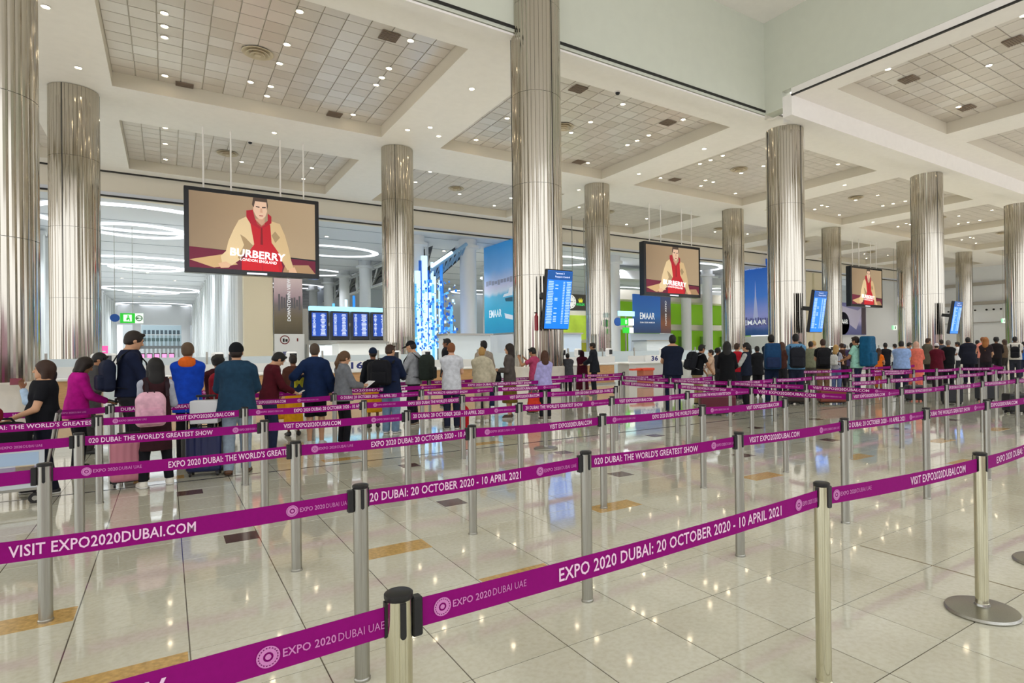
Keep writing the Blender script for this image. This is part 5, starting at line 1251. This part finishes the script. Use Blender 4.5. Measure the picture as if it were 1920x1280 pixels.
def suitcase(x, y, rz, w, d, h, col, label, hard=True, handle=.0):
    o = empty('suitcase', (x, y, 0), rz, label, 'suitcase'); m = mat('shell_'+col, col, .35, spec=.5, bump=.1, nscale=60)
    G = SDF((-w/2-.05, -d/2-.05, .02), (w/2+.05, d/2+.05, h+.08), .013); G.rbox((0, 0, h/2+.035), (w/2, d/2, h/2-.03), .05)
    if hard:
        for i in range(5): G.rbox((-w*.36+i*w*.18, 0, h/2+.03), (.014, d/2+.008, h/2-.09), .008, k=.01)
    sdf_obj('shell', [G.nets()], m, o)
    for sx in (-1, 1):
        for sy in (-1, 1):
            wh = MB().cyl((sx*w*.38-.012, sy*d*.3, .03), (sx*w*.38+.012, sy*d*.3, .03), .03, n=14).build('wheel', M_PLASTIC, o)
            MB().box(sx*w*.38, sy*d*.3, .062, .045, .05, .03, M_PLASTIC).build('wheel_housing', parent=o)
    MB().tube([(-.09, 0, h+.0), (-.08, 0, h+.035), (.08, 0, h+.035), (.09, 0, h+.0)], .011, 8).build('top_handle', M_PLASTIC, o)
    MB().box(0, 0, h*.5, w*1.004, .012, h*.86).build('zip_seam', M_PLASTIC, o)
    if handle:
        MB().cyl((-.1, d*.36, h-.05), (-.1, d*.36, h+handle), .009, n=8, m=M_STEEL).cyl((.1, d*.36, h-.05), (.1, d*.36, h+handle), .009, n=8, m=M_STEEL).box(0, d*.36, h+handle, .26, .03, .035, M_PLASTIC, bev=.01).build('pull_handle', parent=o)
    return o

# ------------------------------------------------------------------ the queue
def P(key, x, Y, hy_, rel, label, **k):
    p = on_y(x, 650, Y); a = math.degrees(math.atan2(p.x, p.y)); H = max(1.0, min(2.12, height_at(x, hy_, p)))
    return person(key, (p.x, p.y), -a+rel, H, label, **k)
# left front group
P('w1', 82, 9.72, 676, 88, 'woman in black T-shirt with brown bob, in profile, pushing a loaded trolley at far left', hair='bob', hc='brown', sk='light', top=('tee', '#121318', .90), bot=('trousers', '#171a28'), shoe='#18181a', arms=((.13, .30, 1.02), (.15, .27, 1.03)), fem=True, bld=1.25, stride=.18, hp=-3)
P('p2', 90, 10.9, 690, 84, 'person in pale blue top raising a passport, mostly hidden behind the woman in black', hair='short', hc='black', sk='brown', top=('long', '#a9c0d6'), bot=('trousers', '#3a4150'), arms=((.02, .30, 1.44), 'down'), bld=.85)
P('w3', 143, 11.4, 667, -80, 'woman in bright magenta top with brown bob, looking down to the right', hair='bob', hc='dbrown', sk='tan', top=('blouse', '#b80f86', .80), bot=('trousers', '#141518'), shoe='#121214', arms=('hold', 'hold'), fem=True, bld=1.05, hp=24, lean=5)
P('m4', 164, 13.2, 657, -95, 'dark haired man in grey jacket behind the woman in magenta, looking at a phone', hair='short', hc='black', sk='tan', top=('coat', '#4e4d4d'), bot=('trousers', '#3c3a38'), arms=((.04, .36, 1.25), (.04, .36, 1.2)), bld=1.15, hp=22, lean=12, lod=1)
P('m5', 243, 11.2, 618, -78, 'tall man in navy sweater with short dark hair, in profile, reading papers', hair='short', hc='dbrown', sk='light', top=('rolled', '#131b33', .90), bot=('trousers', '#232326'), shoe='#1a1a1c', arms=('paper', 'paper'), bld=1.08, hp=18)
P('w6', 291, 9.33, 671, 8, 'woman with long black hair and grey sleeves seen from behind, wearing a pink backpack', hair='long', hc='black', sk='light', top=('vest', '#33191d', .50, '#a9adb8'), bot=('leggings', '#111217'), shoe='#d9d6c8', arms=((.0, .24, 1.14), (.08, .26, 1.10)), fem=True, bld=1.0, stride=.06, stance=.055)
P('m7', 352, 11.0, 641, -8, 'man in blue jacket with orange hood lining, grey brown hair, seen from behind', hair='crop', hc='#5b4632', sk='light', top=('coat', '#0f3fae'), bot=('trousers', '#17171a'), shoe='#1b1b1d', arms=('fold', 'fold'), bld=.86, hood='#d5621f')
P('k8', 408, 11.9, 666, 5, 'curly black haired person with a red backpack behind the man in teal', hair='curly', hc='black', sk='tan', top=('coat', '#3a1218'), bot=('trousers', '#1a1a1e'), arms=('fold', 'fold'), bld=.95, lod=1)
P('m9', 443, 9.6, 643, -4, 'man in dark beanie, teal denim jacket and pale jeans seen from behind', hair='beanie', hc='#111317', sk='light', top=('coat', '#1d3a50', .80), bot=('trousers', '#8a99a8'), shoe='#5a3a20', arms=('hold', 'hold'), bld=1.2, stride=.1)
P('m10', 505, 11.3, 655, -72, 'black haired man in maroon sweater looking down at his phone', hair='short', hc='black', sk='light', top=('long', '#4b0f1a'), bot=('trousers', '#232c45'), shoe='#222225', arms=('hold', 'hold'), bld=1.05, hp=34, lean=8)
P('k11', 549, 13.3, 664, 10, 'person in brown top and yellow skirt standing left of the man in navy blazer', hair='crop', hc='dbrown', sk='brown', top=('blouse', '#4a2b20', .99), bot=('long_skirt', '#d99a14'), arms=('down', 'hold'), fem=True, bld=.95, lod=1)
P('m12', 590, 11.55, 643, -6, 'man in navy blazer and black shorts seen from behind, bare calves', hair='crop', hc='#4d3d30', sk='light', top=('coat', '#12264a', .78), bot=('shorts', '#101115'), shoe='#c9c9c6', arms=((.27, .14, 1.20), 'down_in'), bld=1.02, stride=.05)
P('w13', 642, 11.1, 657, -62, 'woman in grey blazer with a long ponytail reading a white paper', hair='pony', hc='#5b4027', sk='light', top=('coat', '#6f7276', .84), bot=('leggings', '#15151a'), shoe='#cfcfca', arms=('paper', 'paper'), fem=True, bld=.95, hp=16)
P('k14', 699, 13.6, 652, 12, 'person in dark blue beanie and yellow skirt with a black backpack', hair='beanie', hc='#16233a', sk='brown', top=('long', '#15181f'), bot=('long_skirt', '#d89b1c', .34), arms=('down', 'fold'), bld=.95, lod=1)
P('m15', 731, 12.4, 645, -22, 'man in navy jacket and light blue jeans seen from behind, black backpack over one shoulder', hair='short', hc='brown', sk='light', top=('coat', '#141f3a'), bot=('wide', '#6f89a3'), shoe='#8e9aa6', arms=('fold', 'hold'), bld=1.05, hy=-25, hp=10)
P('m16', 775, 13.3, 637, 68, 'man in grey sweatshirt and black cap facing left, dark green backpack', hair='cap', hc='#17171a', sk='light', top=('long', '#9a9da1'), bot=('trousers', '#1f1f26'), shoe='#8a7a64', arms=('hold', 'hold'), bld=1.08, hp=20)
P('m17', 846, 12.15, 642, 2, 'ginger haired man in white T-shirt and navy trousers seen from behind', hair='crop', hc='ginger', sk='fair', top=('tee', '#c9ccd2', .80), bot=('trousers', '#1a2034'), shoe='#26262b', arms=('fold', 'hold'), bld=1.1)
P('m18', 838, 17.6, 627, 75, 'tall dark haired man in black behind the man in white T-shirt', hair='short', hc='black', sk='brown', top=('coat', '#17191f'), bot=('trousers', '#17191f'), arms=('down', 'down'), lod=1)
P('m19', 903, 12.85, 650, 6, 'person in cream hooded sweatshirt and cream trousers with pale hair', hair='crop', hc='blond', sk='fair', top=('hoodie', '#bdb59c', .80), bot=('trousers', '#b9b09a'), shoe='#e0ded8', arms=('fold', 'down_in'), bld=1.18)
P('m19b', 907, 14.9, 638, 20, 'black haired person hidden behind the one in cream', hair='short', hc='black', sk='tan', top=('long', '#9a8f80'), bot=('trousers', '#2a2a2e'), lod=1)
P('w20', 955, 13.2, 644, 84, 'woman with long dark hair in brown grey top and olive skirt facing left', hair='long', hc='dbrown', sk='light', top=('long', '#57504c'), bot=('skirt', '#6e5f22', .36), shoe='#4a3020', arms=((.06, .26, 1.12), (.10, .26, 1.14)), fem=True, bld=1.0, lod=0)
P('w21', 1021, 12.3, 657, 10, 'girl in lavender sweater with long wavy brown hair seen from behind', hair='long', hc='auburn', sk='light', top=('blouse', '#a9a4d6', .84), bot=('leggings', '#15161c'), shoe='#5a5248', arms=('down', 'fold'), fem=True, bld=.95)
P('k22', 1001, 14.0, 650, 60, 'black haired boy in pink top taking a photo with a phone', hair='short', hc='black', sk='tan', top=('tee', '#b04468'), bot=('trousers', '#5a5a60'), arms=('raise', 'raise'), hp=18, bld=.9, lod=1)
P('m23', 1064, 18.6, 662, 0, 'person in grey coat at the counter right of the tallest column', hair='short', hc='black', sk='brown', top=('coat', '#45464a', .7), bot=('trousers', '#17171c'), lod=1, bld=1.25, arms=('fold', 'fold'))
P('w24', 1091, 18.9, 657, -5, 'person in long maroon robe and dark headscarf at the counter', hair='hijab', hc='#2a0f18', sk='brown', top=('robe', '#4b1024'), bot=('none', '#000000'), fem=True, bld=1.15, lod=1, arms=('fold', 'fold'))
P('m25', 1114, 18.2, 642, 80, 'man in dark suit facing left beside the person in maroon', hair='short', hc='dbrown', sk='tan', top=('coat', '#1d2028'), bot=('trousers', '#1a1c22'), lod=1, arms=('hold', 'hold'), lean=6)
P('m26', 1261, 11.5, 627, 4, 'big man in navy T-shirt seen from behind, right of the orange bin', hair='crop', hc='black', sk='light', top=('tee', '#131b2e', .84), bot=('trousers', '#161f36'), shoe='#1d1d22', arms=('hold', 'fold'), bld=1.3, lod=0)
P('m27', 1308, 12.5, 644, -55, 'man in black T-shirt and khaki trousers leaning forward, chequered black backpack', hair='short', hc='black', sk='tan', top=('tee', '#101114'), bot=('trousers', '#a08c64'), shoe='#1b1b1d', arms=('push', 'push'), bld=1.1, lean=16, lod=0)
P('w28', 1363, 10.6, 640, 0, 'woman with long straight black hair and black clothes seen from behind', hair='long', hc='black', sk='light', top=('coat', '#0f1013', .78), bot=('leggings', '#101014'), shoe='#b9a58a', arms=('hold', 'hold'), fem=True, bld=.95, lod=1)
P('k29', 1382, 13.0, 643, -40, 'person in red T-shirt between two dark haired women', hair='short', hc='brown', sk='light', top=('tee', '#b01a2a'), bot=('trousers', '#2a2d3a'), lod=1)
P('w30', 1399, 11.4, 642, 75, 'woman in dark vest and pale sleeves with a black ponytail, facing left', hair='pony', hc='black', sk='light', top=('vest', '#1a2133', .84, '#b5b7b4'), bot=('trousers', '#141519'), arms=('hold', 'hold'), fem=True, lod=1)
P('m31', 1446, 11.5, 627, 6, 'person carrying a large blue trekking backpack, seen from behind', hair='short', hc='black', sk='tan', top=('long', '#1b2b3d'), bot=('trousers', '#16233d'), arms=('fold', 'fold'), bld=1.05, lod=1)
P('m32', 1492, 10.9, 625, 0, 'man in light blue T-shirt with a black backpack seen from behind', hair='crop', hc='black', sk='tan', top=('tee', '#5f8fb4'), bot=('trousers', '#20263a'), arms=('fold', 'fold'), bld=1.15, lod=1)
CROWD = [  # x, depth row, head y, turn, hair, hair colour, skin, top, lower, build, label
 (1333, 13.9, 655, 100, 'short', 'dbrown', 'light', ('tee', '#d6b79c'), '#8a8a90', .9, 'small person in beige top behind the man in khaki trousers', False),
 (1345, 14.5, 652, -60, 'curly', 'black', 'brown', ('long', '#2a2a30'), '#1d1d22', .9, 'curly haired person in dark clothes left of the long haired woman', False),
 (1420, 13.4, 648, 20, 'short', 'black', 'brown', ('coat', '#1b1c20'), '#15161a', 1.0, 'dark clothed person left of the blue trekking backpack', False),
 (1466, 13.5, 641, -30, 'long', 'auburn', 'light', ('long', '#4a2b24'), '#26262c', .9, 'person in brown top right of the blue trekking backpack', True),
 (1520, 13.0, 639, -10, 'crop', 'dbrown', 'tan', ('tee', '#7d8068'), '#4e4c44', 1.15, 'man in olive grey T-shirt right of the light blue T-shirt', False),
 (1527, 15.0, 638, 60, 'crop', 'blond', 'fair', ('tee', '#b9aa8c'), '#55534c', 1.0, 'fair haired man half hidden behind the olive T-shirt', False),
 (1543, 11.6, 635, 4, 'crop', 'brown', 'light', ('tee', '#15161a'), '#7a6248', 1.1, 'man in black T-shirt with a black backpack, brown hair', False),
 (1567, 12.6, 646, -20, 'long', 'blond', 'fair', ('tee', '#a7a9b4'), '#5f6f9a', .9, 'blonde girl in pale top with a white backpack', True),
 (1579, 14.2, 643, 30, 'bun', 'brown', 'light', ('long', '#3d2a24'), '#2c2c32', .95, 'brown haired woman in brown behind the blonde girl', True),
 (1597, 13.4, 642, 0, 'short', 'black', 'brown', ('long', '#4b3f63'), '#1f2026', 1.0, 'person in dull purple top left of the mint T-shirt', False),
 (1606, 10.7, 630, 62, 'short', 'dbrown', 'tan', ('tee', '#9fd6c4'), '#1f2740', 1.05, 'man in mint T-shirt with a huge teal backpack', False),
 (1647, 12.6, 652, -15, 'long', 'brown', 'light', ('tee', '#e0701c'), '#a2622c', .85, 'child in orange T-shirt right of the teal backpack', True),
 (1660, 13.6, 642, 0, 'crop', 'black', 'brown', ('long', '#1a1b20'), '#17181c', 1.0, 'person in black behind the child in orange', False),
 (1690, 10.3, 638, 6, 'crop', 'black', 'light', ('tee', '#8fa9d6'), '#222738', 1.4, 'large man in light blue shirt seen from behind', False),
 (1703, 14.2, 641, -60, 'short', 'black', 'tan', ('long', '#6a6d74'), '#22232a', 1.0, 'person half hidden right of the light blue shirt', False),
 (1718, 11.4, 640, 4, 'hijab', '#c9a08c', 'tan', ('robe', '#d9705e'), '#3b2f4a', 1.05, 'woman in coral robe with a pink headscarf', True),
 (1739, 13.0, 633, -50, 'short', 'brown', 'tan', ('coat', '#5a5548'), '#2e2c2a', 1.05, 'man in khaki jacket left of the maroon coat', False),
 (1756, 11.3, 643, 0, 'beanie', '#c9c4c6', 'light', ('coat', '#571022'), '#231a20', 1.1, 'person in maroon coat and pale beanie', False),
 (1778, 11.2, 637, 0, 'crop', 'grey', 'tan', ('long', '#14151a'), '#17181c', 1.1, 'grey haired man in black top left of the thin gap', False),
 (1797, 13.8, 640, 80, 'short', 'black', 'brown', ('tee', '#d9d9dc'), '#2b2c33', .95, 'person in white shirt facing left in the gap', False),
 (1816, 11.6, 631, 10, 'short', 'black', 'tan', ('coat', '#1a1c2a'), '#17182a', 1.3, 'broad person in dark navy jacket bending forward', False),
 (1848, 10.6, 632, -8, 'long', '#9a5f2a', 'light', ('tee', '#2a2024'), '#1c1a20', .95, 'woman with long golden brown hair and black top', True),
 (1843, 13.0, 629, 20, 'crop', 'ginger', 'fair', ('tee', '#d98a7a'), '#4c4650', 1.1, 'man in salmon T-shirt behind the golden haired woman', False),
 (1868, 12.4, 632, 0, 'curly', 'black', 'brown', ('long', '#1a1518'), '#15151a', 1.05, 'curly haired person in black right of the golden haired woman', False),
 (1884, 13.6, 636, 60, 'bob', 'brown', 'light', ('long', '#5a4a3a'), '#2a2826', .95, 'brown haired person left of the white T-shirt at right', True),
 (1903, 10.8, 630, 0, 'crop', 'black', 'dark', ('tee', '#c9c5bc'), '#2a2c36', 1.2, 'man in off white T-shirt with a black sling bag at far right', False),
 (1919, 12.2, 640, 10, 'short', 'black', 'tan', ('long', '#1f4f9a'), '#22263a', 1.0, 'person in bright blue top cut by the right edge', False),
 (1500, 14.8, 640, 10, 'short', 'black', 'brown', ('long', '#37322e'), '#202024', 1.0, 'person in dark brown hidden behind the light blue T-shirt', False),
 (1630, 14.4, 641, -20, 'short', 'black', 'tan', ('long', '#6d2a2a'), '#202024', .95, 'person in brick red partly hidden by the teal backpack', False),
 (1765, 14.6, 636, 30, 'short', 'dbrown', 'tan', ('long', '#3a3f4a'), '#22232a', 1.0, 'person in slate top deep in the crowd behind the maroon coat', False),
 (1832, 15.2, 637, -40, 'short', 'black', 'brown', ('coat', '#2c3038'), '#1c1c22', 1.0, 'person in charcoal jacket deep in the crowd at right', False),
 (1583, 16.0, 645, 0, 'beanie', '#3a3f4c', 'tan', ('coat', '#4a4a52'), '#22232a', 1.0, 'person in grey jacket and beanie deep in the crowd', False),
 (1678, 15.5, 644, 40, 'short', 'black', 'tan', ('tee', '#dadde2'), '#2a2b33', .95, 'person in white top deep in the crowd behind the light blue shirt', False),
]
for i, (x, Y, hy_, rel, hr, hcol, skc, tp, bc, bl, lb, fm) in enumerate(CROWD):
    P('c%d' % i, x, Y, hy_, rel, lb, hair=hr, hc=hcol, sk=skc, top=tp, bot=('none', bc) if tp[0] == 'robe' else ('trousers', bc), fem=fm, bld=bl, lod=2, arms=('fold', 'hold') if i % 2 else ('hold', 'fold'), hp=(i*7) % 20, lean=14 if i == 20 else 0)

# ------------------------------------------------------------------ what they carry
hand_item('p2', -1, 'passport', 'dark red passport held up at far left', 'passport', (.125, .012, .09), '#7a1a30', (10, 0, 95), (0, .06, .03))
hand_item('w3', 1, 'folder', 'dark folder in the hands of the woman in magenta', 'folder', (.22, .30, .02), '#2a2a2c', (-20, 0, 0), (-.06, .06, .02))
hand_item('m4', 1, 'phone', 'black phone held by the man in grey jacket', 'phone', (.075, .15, .01), '#101014', (40, 0, 0), (-.04, .05, .03))
hand_item('m5', -1, 'documents', 'white papers held by the tall man in navy', 'papers', (.15, .21, .006), '#e6e4de', (35, 0, 0), (.07, .05, .03))
hand_item('m10', 1, 'phone', 'white phone held by the man in maroon', 'phone', (.075, .15, .01), '#e8e6e4', (30, 0, 0), (-.06, .05, .03))
hand_item('w13', 1, 'leaflet', 'white leaflet held by the woman in grey blazer', 'papers', (.24, .20, .004), '#eef0f0', (35, 0, 0), (-.05, .07, .03))
hand_item('w20', 1, 'document_holder', 'pink document holder of the woman in olive skirt', 'papers', (.13, .18, .012), '#c98a94', (20, 0, 0), (-.05, .05, .03))
hand_item('k22', 1, 'phone', 'dark phone held up by the boy in pink', 'phone', (.16, .012, .08), '#17171c', (0, 0, 0), (-.06, .07, .02))
backpack('w6', 'pink backpack with a zipped front pocket on the long haired woman', '#d9a9b8', w=.33, h=.45, d=.18, z=1.07, sidex=-.09, strap='#2a1c22', col2='#cf9cae')
backpack('m5', 'navy rucksack worn by the tall man in profile', '#161d33', w=.30, h=.40, d=.14, z=1.17)
backpack('k8', 'red backpack behind the man in teal', '#8d1626', w=.32, h=.46, d=.18, z=1.2, strap='#3a0d14')
backpack('k14', 'black backpack on the person in dark blue beanie', '#15161b', w=.34, h=.5, d=.2, z=1.2)
backpack('m15', 'large black backpack on the man in navy jacket and jeans', '#121319', w=.36, h=.48, d=.22, z=1.2, sidex=-.07)
backpack('m16', 'dark green and black backpack on the man in cap', '#232b25', w=.36, h=.52, d=.24, z=1.18, col2='#1a201c')
backpack('m27', 'black backpack with white piped straps on the leaning man', '#14161d', w=.36, h=.52, d=.2, z=1.2, strap='#8e9096')
backpack('m31', 'large blue trekking backpack with a top lid', '#173f66', w=.40, h=.56, d=.26, z=1.16, col2='#1f2f52', tall=True)
backpack('m32', 'black daypack with a grey base on the light blue T-shirt', '#1c1e26', w=.36, h=.5, d=.2, z=1.15, strap='#1f2a44', sidex=.04)
backpack('c6', 'black backpack on the brown haired man in black', '#17171b', w=.34, h=.5, d=.2, z=1.2)
backpack('c7', 'white backpack on the blonde girl', '#c9cac6', w=.28, h=.38, d=.15, z=1.2)
backpack('c10', 'huge teal blue trekking pack rising above its bearer', '#12557a', w=.40, h=.72, d=.3, z=1.27, tall=True)
backpack('c25', 'black sling backpack on the off white T-shirt', '#14151a', w=.28, h=.42, d=.14, z=1.14)
hand_bag('m12', -1, 'blue bag with a yellow letter M hanging from the man in blazer', '#1b3358', w=.3, h=.30, drop=.0, mark=('M', '#d8d02a', .17), turn=90)
hand_bag('k11', -1, 'yellow plastic carrier bag near the man in maroon', '#d79a16', w=.34, h=.36, drop=.05, flare=.05, turn=90)
hand_bag('m19', 1, 'dark blue small bag beside the cream trousers', '#14233f', w=.18, h=.34, drop=.12, turn=90)
hand_bag('w21', -1, 'orange red shopping bag with a white handle beside the girl in lavender', '#c6361c', w=.36, h=.46, drop=.10, turn=90)
hand_bag('w20', -1, 'black handbag on the arm of the woman in olive skirt', '#17161a', w=.24, h=.24, drop=.02, name='handbag')
hand_bag('c15', 1, 'grey handbag of the woman in coral robe', '#8e8f94', w=.3, h=.26, drop=.02, name='handbag')
def at_floor(x, y): p = on_floor(x, y); return p.x, p.y
x, y = at_floor(243, 912); suitcase(x, y+.1, .06, .42, .25, .62, '#c9808e', 'rose pink hard suitcase beside the long haired woman', handle=.05)
x, y = at_floor(386, 893); suitcase(x, y+.12, -.25, .44, .28, .66, '#1b2450', 'navy blue hard suitcase with a white box on it', handle=.45)
tag(MB().box(0, 0, .16, .34, .24, .32, mat('white_carton', '#dcdddf', .6), bev=.01).build('carton', loc=(x+.01, y+.1, .735), rz=-.25), 'white carton standing on the navy suitcase', 'box')
x, y = at_floor(352, 878); suitcase(x+.12, y+.3, .4, .36, .24, .5, '#1c1c20', 'black soft suitcase behind the navy one', hard=False, handle=.4)
for k, (px_, py_, col, lb, w, h) in enumerate([(1345, 778, '#5a0f22', 'wide maroon trunk on the floor before the long haired woman in black', .9, .5), (1560, 757, '#7a3a28', 'brown case on the floor below the blonde girl', .8, .42), (1495, 757, '#27180f', 'dark brown holdall at the feet of the light blue T-shirt', .7, .4), (1330, 770, '#17171b', 'black wheeled case beside the khaki trousers', .4, .5), (1785, 758, '#1b1c22', 'black suitcase below the man in black at right', .5, .55), (1850, 752, '#1a1a20', 'black suitcase at the feet of the golden haired woman', .55, .5), (1908, 775, '#121216', 'black case at the right edge behind the belts', .6, .5), (1715, 752, '#20202a', 'dark case below the coral robe', .5, .5)]):
    x, y = at_floor(px_, py_); suitcase(x, y, -.6, w, .32, h, col, lb, hard=False)
# luggage trolley at far left
tx_, ty_ = at_floor(-14, 950)
t = empty('luggage_trolley', (tx_, ty_+.15, 0), .05, 'steel luggage trolley loaded with bags at the left edge', 'trolley')
MB().box(-.05, 0, .17, .95, .5, .03, M_STEEL).build('deck', parent=t)
MB().tube([(.42, -.24, .17), (.5, -.24, .6), (.56, -.24, 1.02), (.56, .24, 1.02), (.5, .24, .6), (.42, .24, .17)], .016, 8, M_STEEL).build('push_frame', parent=t)
MB().cyl((.56, -.24, 1.02), (.56, .24, 1.02), .022, n=10, m=M_PLASTIC).build('handle_grip', parent=t)
for sx, sy in ((.36, -.22), (.36, .22), (-.42, -.18), (-.42, .18)):
    MB().cyl((sx, sy-.02, .06), (sx, sy+.02, .06), .06, n=16, m=M_PLASTIC).cyl((sx, sy-.022, .06), (sx, sy+.022, .06), .028, n=10, m=M_STEEL).build('wheel', parent=t)
MB().box(.02, -.26, .42, .86, .03, .46, mat('trolley_panel', '#c9cfd3', .3)).build('advert_panel', parent=t)
pp = MB()
for (x0, z0, w, h, c) in ((-.36, .44, .36, .16, '#b9c6cf'), (.06, .46, .34, .14, '#a9c2dc'), (-.36, .24, .3, .2, '#b9ab86'), (.0, .24, .38, .2, '#9a8fa6'), (-.2, .36, .12, .14, '#7f4f4a'), (.2, .33, .16, .12, '#c8b48f'), (-.02, .3, .03, .3, '#6d6d6f')): pp.box(x0+w/2, -.277, z0+h/2, w, .003, h, mat('print_'+c, c, .5))
tag(pp.build('advert_print', parent=t), kind='stuff')
def soft_bag(name, loc, rz, size, col, label, strap=True):
    o = empty(name, loc, rz, label, 'bag'); G = SDF((-size[0], -size[1], -.05), (size[0], size[1], size[2]*1.4), .016)
    G.rbox((0, 0, size[2]/2), (size[0]/2, size[1]/2, size[2]/2), min(size)*.35); G.ell((size[0]*.1, 0, size[2]*.7), (size[0]*.4, size[1]*.45, size[2]*.4), k=.05)
    sdf_obj('bag_body', [G.nets()], cloth(col, .7), o)
    if strap: MB().tube([(-size[0]*.25, 0, size[2]*.95), (-size[0]*.15, 0, size[2]*1.22), (size[0]*.15, 0, size[2]*1.22), (size[0]*.25, 0, size[2]*.95)], .013, 6).build('carry_handle', cloth('#101013', .7), o)
    return o
soft_bag('travel_bag', (tx_-.1, ty_+.15, .187), .05, (.74, .42, .42), '#26282c', 'large dark grey travel bag low on the luggage trolley')
soft_bag('duffel_bag', (tx_+.06, ty_+.15, .61), .2, (.52, .36, .30), '#131317', 'black duffel bag on top of the luggage trolley')
soft_bag('jacket_bundle', (tx_-.12, ty_+.1, .95), .4, (.36, .3, .16), '#6a1622', 'dark red bundle topmost on the luggage trolley', False)
x, y = at_floor(868, 802)
soft_bag('tote_bag', (x, y, 0), -.3, (.26, .2, .46), '#b0121c', 'bright red bag standing beside the man in white T-shirt')
